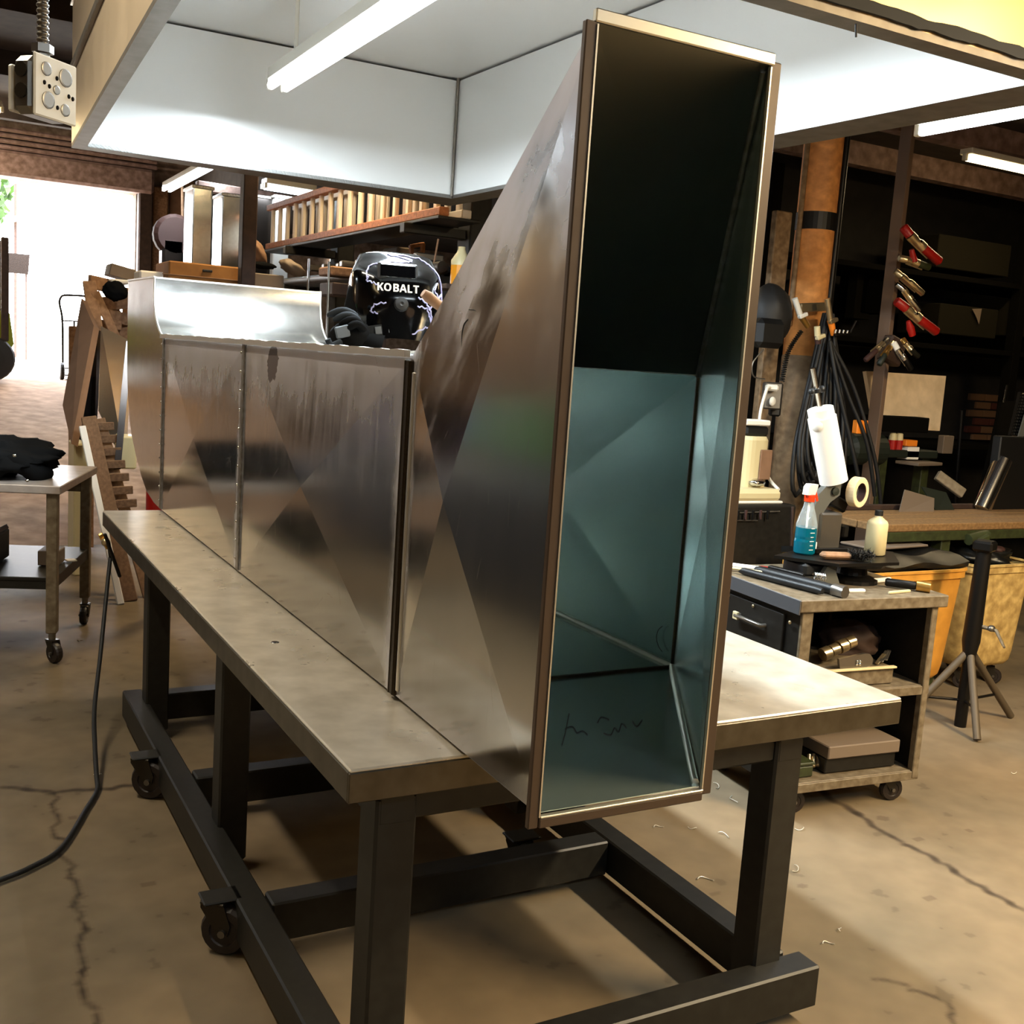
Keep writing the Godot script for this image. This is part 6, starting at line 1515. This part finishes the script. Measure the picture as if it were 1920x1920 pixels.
	var jb := thing("clear_jug", "dusty clear plastic jug standing on the case", "jug", Vector3.ZERO)
	var j0: Vector3 = Vector3(0, a0.y + 0.078, 0)
	var jx: float = Vector3(3.904, 1.098, -4.42).x
	var j1 := Mb.new(); j1.lathe([Vector2(0, 0), Vector2(0.085, 0), Vector2(0.085, 0.25), Vector2(0.075, 0.27), Vector2(0, 0.27)], Transform3D(Basis(), Vector3(jx, a0.y + 0.078, -4.46)), 22, -1, 0.6); obj("body", j1, M.cream, jb)
	var j2 := Mb.new(); j2.box(Vector3(jx + 0.045, a0.y + 0.2, -4.37), Vector3(0.08, 0.16, 0.012), Basis(), 0.004); obj("label", j2, M.board, jb)
	var j3 := Mb.new(); j3.box(Vector3(jx, a0.y + 0.375, -4.46), Vector3(0.16, 0.05, 0.12), Basis(), 0.012); obj("black_top", j3, M.black, jb)
	var j4 := Mb.new(); j4.box(Vector3(jx - 0.01, a0.y + 0.42, -4.44), Vector3(0.17, 0.03, 0.1), Basis(), 0.006); obj("white_lid", j4, M.paper, jb)

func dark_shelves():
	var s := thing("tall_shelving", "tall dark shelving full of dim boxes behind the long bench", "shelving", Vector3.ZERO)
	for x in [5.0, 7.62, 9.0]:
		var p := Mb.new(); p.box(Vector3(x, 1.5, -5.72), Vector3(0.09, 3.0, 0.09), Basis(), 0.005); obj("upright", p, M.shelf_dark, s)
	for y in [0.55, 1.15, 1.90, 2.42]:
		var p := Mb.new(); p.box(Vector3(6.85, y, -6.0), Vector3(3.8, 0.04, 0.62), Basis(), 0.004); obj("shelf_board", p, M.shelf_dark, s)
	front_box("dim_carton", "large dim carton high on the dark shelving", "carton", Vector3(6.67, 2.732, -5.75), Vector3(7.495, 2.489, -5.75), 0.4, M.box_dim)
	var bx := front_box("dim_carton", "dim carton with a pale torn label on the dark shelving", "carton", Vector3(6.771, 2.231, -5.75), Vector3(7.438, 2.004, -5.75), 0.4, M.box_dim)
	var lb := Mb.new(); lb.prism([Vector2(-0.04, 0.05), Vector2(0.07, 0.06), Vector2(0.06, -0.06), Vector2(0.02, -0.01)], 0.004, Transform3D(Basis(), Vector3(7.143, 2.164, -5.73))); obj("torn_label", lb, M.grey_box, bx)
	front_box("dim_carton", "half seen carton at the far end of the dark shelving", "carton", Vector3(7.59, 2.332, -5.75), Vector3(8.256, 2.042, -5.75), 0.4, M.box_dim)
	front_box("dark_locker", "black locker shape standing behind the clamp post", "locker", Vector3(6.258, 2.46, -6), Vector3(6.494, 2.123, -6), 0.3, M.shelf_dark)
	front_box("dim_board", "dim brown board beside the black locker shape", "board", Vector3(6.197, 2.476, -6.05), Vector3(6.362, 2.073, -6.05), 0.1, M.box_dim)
	# pale board hung behind the bench and the dark box before it
	var pb := thing("pale_board", "pale stained board hanging behind the long bench", "board", Vector3.ZERO)
	var b := Mb.new(); b.sheet([[Vector3(5.313, 1.326, -4.9), Vector3(5.907, 1.315, -4.9)], [Vector3(5.227, 1.67, -4.95), Vector3(5.964, 1.677, -4.95)]], 0.03, -1); obj("sheet", b, M.pale_board, pb)
	front_box("tool_case", "flat dark case in front of the pale board", "case", Vector3(5.184, 1.401, -4.8), Vector3(5.684, 1.304, -4.8), 0.12, M.shelf_dark)
	# grinder bench behind
	var g := thing("machine_stand", "dark green machine stand behind the long bench", "stand", Vector3.ZERO)
	var g1 := Mb.new(); g1.box(Vector3(5.33, 1.165, -5.0), Vector3(0.94, 0.05, 0.4), Basis(), 0.006); obj("tabletop", g1, M.green_dark, g)
	for x in [4.93, 5.36, 5.75]:
		var l := Mb.new(); l.box(Vector3(x, 0.57, -4.88), Vector3(0.07, 1.14, 0.07), Basis(), 0.004); obj("leg", l, M.green_paint, g)
	var g2 := Mb.new(); g2.lathe([Vector2(0, -0.16), Vector2(0.07, -0.16), Vector2(0.1, -0.13), Vector2(0.1, 0.13), Vector2(0.07, 0.16), Vector2(0, 0.16)], Transform3D(Basis(Vector3.BACK, PI / 2), Vector3(5.169, 1.186, -4.85)), 18, -1); obj("motor", g2, M.green_dark, g)
	var g3 := Mb.new(); g3.box(Vector3(5.606, 1.112, -4.78), Vector3(0.3, 0.02, 0.16), Basis(Vector3.UP, 0.2), 0.003); obj("side_table", g3, M.grey_box, g)
	for k in 2:
		var a := Mb.new(); a.lathe([Vector2(0, 0), Vector2(0.022, 0), Vector2(0.024, 0.07), Vector2(0.016, 0.08), Vector2(0, 0.08)], Transform3D(Basis(), Vector3([Vector3(5.187, 1.182, -4.8).x, Vector3(5.256, 1.183, -4.8).x][k], 1.19, -4.86)), 14, -1); tag(obj("white_cup", a, M.white), ["white cup beside the motor on the machine stand", "second white cup nearer the red tins"][k], "cup", "cups on the machine stand")
		var c := thing("spray_can", ["red can with a pale top on the machine stand", "red can touching the white box on the machine stand"][k], "can", Vector3([Vector3(5.41, 1.169, -4.8).x, Vector3(5.468, 1.17, -4.8).x][k], 1.19, -4.84), 0.0, "red cans on the machine stand")
		var c1 := Mb.new(); c1.lathe([Vector2(0, 0), Vector2(0.026, 0), Vector2(0.026, 0.06), Vector2(0, 0.06)], Transform3D(), 14, -1); obj("body", c1, M.red, c)
		var c2 := Mb.new(); c2.lathe([Vector2(0, 0.06), Vector2(0.025, 0.06), Vector2(0.022, 0.1), Vector2(0.015, 0.105), Vector2(0, 0.105)], Transform3D(), 14, -1); obj("top", c2, M.cream, c)
	front_box("white_box", "small white box on the machine stand beside the red cans", "box", Vector3(5.514, 1.211, -4.8), Vector3(5.621, 1.131, -4.8), 0.08, M.paper, 0.003)
	front_box("orange_box", "small orange box on top of the white one", "box", Vector3(5.492, 1.255, -4.8), Vector3(5.596, 1.216, -4.8), 0.08, M.amber, 0.003)
	front_box("amber_box", "small amber box hanging among the hose strands", "box", Vector3(4.7, 1.383, -4.47), Vector3(4.785, 1.305, -4.47), 0.04, M.amber, 0.004)
	front_box("switch_box", "pale switch box on the dark partition past the pale board", "switch box", Vector3(5.959, 1.285, -4.9), Vector3(6.059, 1.165, -4.9), 0.05, M.grey_box, 0.004)
	leaning("metal_sheet", "greyish sheet leaning low behind the long bench", "metal sheet", [Vector3(4.769, 0.8935, -4.16), Vector3(5.05, 0.8907, -4.16), Vector3(5.088, 0.9706, -4.2), Vector3(4.84, 1.02, -4.2)], 0.006, M.grey_box)
	leaning("metal_sheet", "olive sheet leaning beside the greyish one", "metal sheet", [Vector3(5.125, 0.8867, -4.2), Vector3(5.283, 0.8852, -4.2), Vector3(5.229, 0.9989, -4.24), Vector3(5.017, 1.033, -4.24)], 0.006, M.green_dark)
	var db := Mb.new(); db.bar(Vector3(5.207, 1.094, -4.3), Vector3(5.353, 0.9921, -4.22), 0.06, 0.03, Vector3.BACK, 0.004); tag(obj("steel_bar", db, M.cart), "dull bar slanting above the olive sheet", "bar")
	var vp := Mb.new(); vp.tube([Vector3(6.095, 1.456, -4.9), Vector3(6.151, 0.7772, -4.9), Vector3(6.151, 0.7772, -4.9) * Vector3(1, 0, 1)], 0.012, 8); tag(obj("thin_pipe", vp, M.steel_dark), "thin upright pipe before the brick patch", "pipe")
	leaning("dark_board", "tall dark board leaning in front of the brick patch", "board", [Vector3(5.86, 0.8356, -4.5), Vector3(6.096, 0.8334, -4.5), Vector3(6.641, 1.542, -4.9), Vector3(6.49, 1.536, -4.9)], 0.03, M.shelf_dark)
	var rl := Mb.new(); rl.tube([Vector3(5.504, 0.9022, -4.2), Vector3(5.664, 1.198, -4.22)], 0.055, 18); tag(obj("steel_tube", rl, M.chrome), "short polished steel tube shining between the dark panels", "tube")
	var r2 := Mb.new(); r2.bar(Vector3(5.835, 1.18, -4.4), Vector3(5.867, 1.273, -4.4), 0.012, 0.004, Vector3.BACK); tag(obj("steel_strip", r2, M.chrome), "bright thin strip above the polished steel tube", "strip")
	var r3 := Mb.new(); r3.bar(Vector3(6.469, 1.526, -4.87), Vector3(6.479, 1.646, -4.87), 0.015, 0.004, Vector3.BACK); tag(obj("steel_strip", r3, M.chrome), "short bright strip at the top of the tall dark panel", "strip")
	front_box("black_cabinet", "black cabinet at the far end of the long bench", "cabinet", Vector3(5.599, 1.339, -4.2), Vector3(6.639, 0.8824, -4.2), 0.06, M.black, 0.006)
	var pf := thing("perforated_sheet", "perforated metal sheet above the black cabinet", "perforated sheet", Vector3.ZERO)
	var q0: Vector3 = Vector3(5.805, 1.341, -4.3)
	var q1: Vector3 = Vector3(5.982, 1.604, -4.4)
	var fr := Mb.new(); fr.bar(q0, q1, 0.006, 0.02, Vector3.BACK); fr.bar(q0 + Vector3(0.16, 0, 0), q1 + Vector3(0.16, 0, 0), 0.006, 0.02, Vector3.BACK); obj("edge", fr, M.steel_dark, pf)
	var mesh := Mb.new()
	for i in 14:
		for j in 6:
			var c := q0.lerp(q1, (i + 0.5) / 14.0) + Vector3(0.014 + 0.026 * j, 0.0, 0.0)
			mesh.box(c, Vector3(0.012, 0.009, 0.004), Basis(Vector3.BACK, -0.2))
	obj("perforation", mesh, M.steel, pf)
	var bk := Mb.new(); bk.sheet([[q0 + Vector3(0, 0, -0.01), q0 + Vector3(0.17, 0, -0.01)], [q1 + Vector3(0, 0, -0.01), q1 + Vector3(0.17, 0, -0.01)]], 0.003, -1); obj("backing", bk, M.black, pf)
	leaning("steel_plate", "grey steel plate beside the perforated sheet", "plate", [Vector3(5.822, 1.339, -4.25), Vector3(6.073, 1.345, -4.25), Vector3(6.108, 1.517, -4.3), Vector3(5.935, 1.511, -4.3)], 0.01, M.grey_paint)

func clamps():
	var p := Mb.new()
	var top: Vector3 = Vector3(5.161, 3.04, -4.75)
	var low: Vector3 = Vector3(5.198, 1.777, -4.75)
	p.box(Vector3(top.x, 1.66, -4.77), Vector3(0.035, 3.24, 0.09), Basis(), 0.003)
	p.box(Vector3(top.x + 0.035, 1.66, -4.8), Vector3(0.07, 3.24, 0.02), Basis(), 0.003)
	struct("column_angle", p, M.post_light, "brown steel angle post with clamps gripped on it")
	var bk := Mb.new(); bk.box(Vector3(top.x + 0.02, 1.8, -4.72), Vector3(0.14, 0.16, 0.08), Basis(Vector3.BACK, -0.3), 0.01); tag(obj("clamp_bracket", bk, M.post), "dark bracket at the foot of the clamps on the post", "bracket")
	var put := func(called: String, label: String, a: Vector3, m: Vector3, n: Vector3, e: Vector3, ma: String, mm: String, me: String, r: float):
		# a locking clamp: jaw end, ringed body, handle
		var t := thing(called, label, "clamp", Vector3.ZERO, 0.0, "clamps on the angle post")
		var j := Mb.new(); j.tube([a, a.lerp(m, 0.1), m], [r * 0.8, r, r], 12); obj("jaw", j, M[ma], t)
		var b := Mb.new(); b.tube([m, m.lerp(n, 0.3), m.lerp(n, 0.5), m.lerp(n, 0.7), n], [r * 1.05, r * 1.05, r * 0.8, r * 1.12, r * 1.12], 12); obj("body", b, M[mm], t)
		var h := Mb.new(); h.tube([n, n.lerp(e, 0.92), e], [r, r, r * 0.5], 12); obj("handle", h, M[me], t)
		var d := (e - a).normalized()
		var s := d.cross(Vector3.BACK).normalized()
		var l := Mb.new(); l.bar(m + s * r * 1.1, n.lerp(e, 0.4) + s * r * 1.3, 0.008, 0.006, Vector3.BACK, 0.001); obj("lever", l, M[mm], t)
		var pin := Mb.new(); pin.tube([m.lerp(n, 0.5) - Vector3(0, 0, r * 1.2), m.lerp(n, 0.5) + Vector3(0, 0, r * 1.3)], r * 0.3, 8); obj("rivet", pin, M.chrome, t)
	put.call("bar_clamp", "topmost clamp on the post, red with a brass middle", Vector3(5.044, 2.514, -4.62), Vector3(5.087, 2.469, -4.6), Vector3(5.188, 2.405, -4.58), Vector3(5.323, 2.334, -4.56), "red", "nickel", "red", 0.028)
	put.call("bar_clamp", "lower red clamp on the post, above the fanned clamps", Vector3(5.058, 2.088, -4.62), Vector3(5.127, 2.05, -4.6), Vector3(5.222, 1.995, -4.58), Vector3(5.373, 1.924, -4.56), "red", "nickel", "red", 0.028)
	put.call("locking_clamp", "brass clamp with a dark end just under the topmost red one", Vector3(5.061, 2.336, -4.64), Vector3(5.106, 2.331, -4.62), Vector3(5.185, 2.316, -4.6), Vector3(5.266, 2.298, -4.58), "nickel", "nickel", "green_paint", 0.021)
	put.call("locking_clamp", "ribbed pale brass clamp in the middle of the post", Vector3(5.042, 2.26, -4.64), Vector3(5.078, 2.232, -4.62), Vector3(5.162, 2.187, -4.6), Vector3(5.234, 2.14, -4.58), "nickel", "nickel", "nickel", 0.02)
	put.call("locking_clamp", "shiny nickel clamp right above the lower red one", Vector3(5.024, 2.183, -4.6), Vector3(5.069, 2.15, -4.58), Vector3(5.114, 2.098, -4.56), Vector3(5.178, 2.038, -4.54), "chrome", "nickel", "chrome", 0.018)
	put.call("locking_clamp", "first of the fanned clamps, swung towards the hoses", Vector3(5.023, 1.861, -4.62), Vector3(4.971, 1.83, -4.6), Vector3(4.895, 1.785, -4.58), Vector3(4.797, 1.725, -4.56), "steel_dark", "nickel", "red_brown", 0.017)
	put.call("locking_clamp", "second of the fanned clamps, brass with a dark tip", Vector3(5.049, 1.844, -4.6), Vector3(5.006, 1.811, -4.58), Vector3(4.947, 1.764, -4.56), Vector3(4.891, 1.706, -4.54), "nickel", "brass", "green_dark", 0.018)
	put.call("locking_clamp", "third of the fanned clamps, white and hanging lowest", Vector3(5.02, 1.843, -4.57), Vector3(5.04, 1.804, -4.55), Vector3(5.089, 1.749, -4.53), Vector3(5.131, 1.689, -4.51), "paper", "chrome", "steel_dark", 0.018)
	put.call("locking_clamp", "fourth of the fanned clamps, nearest the pale board", Vector3(5.125, 1.871, -4.6), Vector3(5.134, 1.844, -4.58), Vector3(5.163, 1.809, -4.56), Vector3(5.215, 1.768, -4.54), "brass", "nickel", "box_dim", 0.017)
	var r1 := Mb.new(); r1.tube([Vector3(5.114, 2.389, -4.6), Vector3(5.148, 2.325, -4.6)], [0.014, 0.022], 10); tag(obj("spring_clamp", r1, M.red), "short red handle hanging under the topmost clamp", "clamp")
	var r2 := Mb.new(); r2.tube([Vector3(5.157, 1.977, -4.6), Vector3(5.182, 1.938, -4.6), Vector3(5.207, 1.896, -4.6)], [0.012, 0.024, 0.02], 10); tag(obj("spring_clamp", r2, M.red), "short red handle hanging under the lower red clamp", "clamp")

func floor_bits():
	var rn := RandomNumberGenerator.new(); rn.seed = 8
	var spots := [Vector3(2.246, 0.004, -2.864), Vector3(2.389, 0.004, -2.811), Vector3(2.44, 0.004, -2.747), Vector3(2.15, 0.004, -2.494), Vector3(2.684, 0.004, -2.939), Vector3(2.768, 0.004, -2.677), Vector3(2.524, 0.004, -2.46), Vector3(2.248, 0.004, -2.048), Vector3(2.348, 0.004, -2.082), Vector3(2.719, 0.004, -3.12), Vector3(0.5631, 0.004, -3.961), Vector3(0.7236, 0.004, -5.796), Vector3(1.143, 0.004, -7.271), Vector3(4.07, 0.004, -2.771)]
	for i in spots.size():
		var r := rn.randf_range(0.012, 0.03)
		var a0 := rn.randf() * TAU
		var pts := []
		for k in 9: pts.append(spots[i] + Vector3(cos(a0 + k * 0.28) * r - cos(a0) * r, 0.003 * sin(k * 0.8) + 0.001, sin(a0 + k * 0.28) * r * 1.2 - sin(a0) * r))
		var b := Mb.new(); b.tube(pts, 0.0016, 5)
		tag(obj("metal_shaving", b, M.shaving), "thin bright curl of metal shaving lying on the concrete floor", "shaving", "metal shavings on the floor")
	var q := Mb.new(); q.blob(Vector3(0.80, 0.831, -2.66), Vector3(0.012, 0.0015, 0.012), Basis(), 0.2, 2.0, 3, 14, 6); tag(obj("solder_drop", q, M.chrome), "small bright solder drop on the tabletop edge", "drop")
	finish()

func finish():
	# every thing's node sits at its base: move the node there and its parts back by as much
	for o in get_children():
		if o is Node3D and o.get_class() == "Node3D" and o.position == Vector3.ZERO and o.has_meta("category"):
			var bb := AABB()
			var first := true
			for c in o.get_children():
				if c is MeshInstance3D:
					var b: AABB = c.transform * c.mesh.get_aabb()
					bb = b if first else bb.merge(b)
					first = false
			var base := Vector3(bb.get_center().x, bb.position.y, bb.get_center().z)
			o.position = base
			for c in o.get_children(): c.position -= base
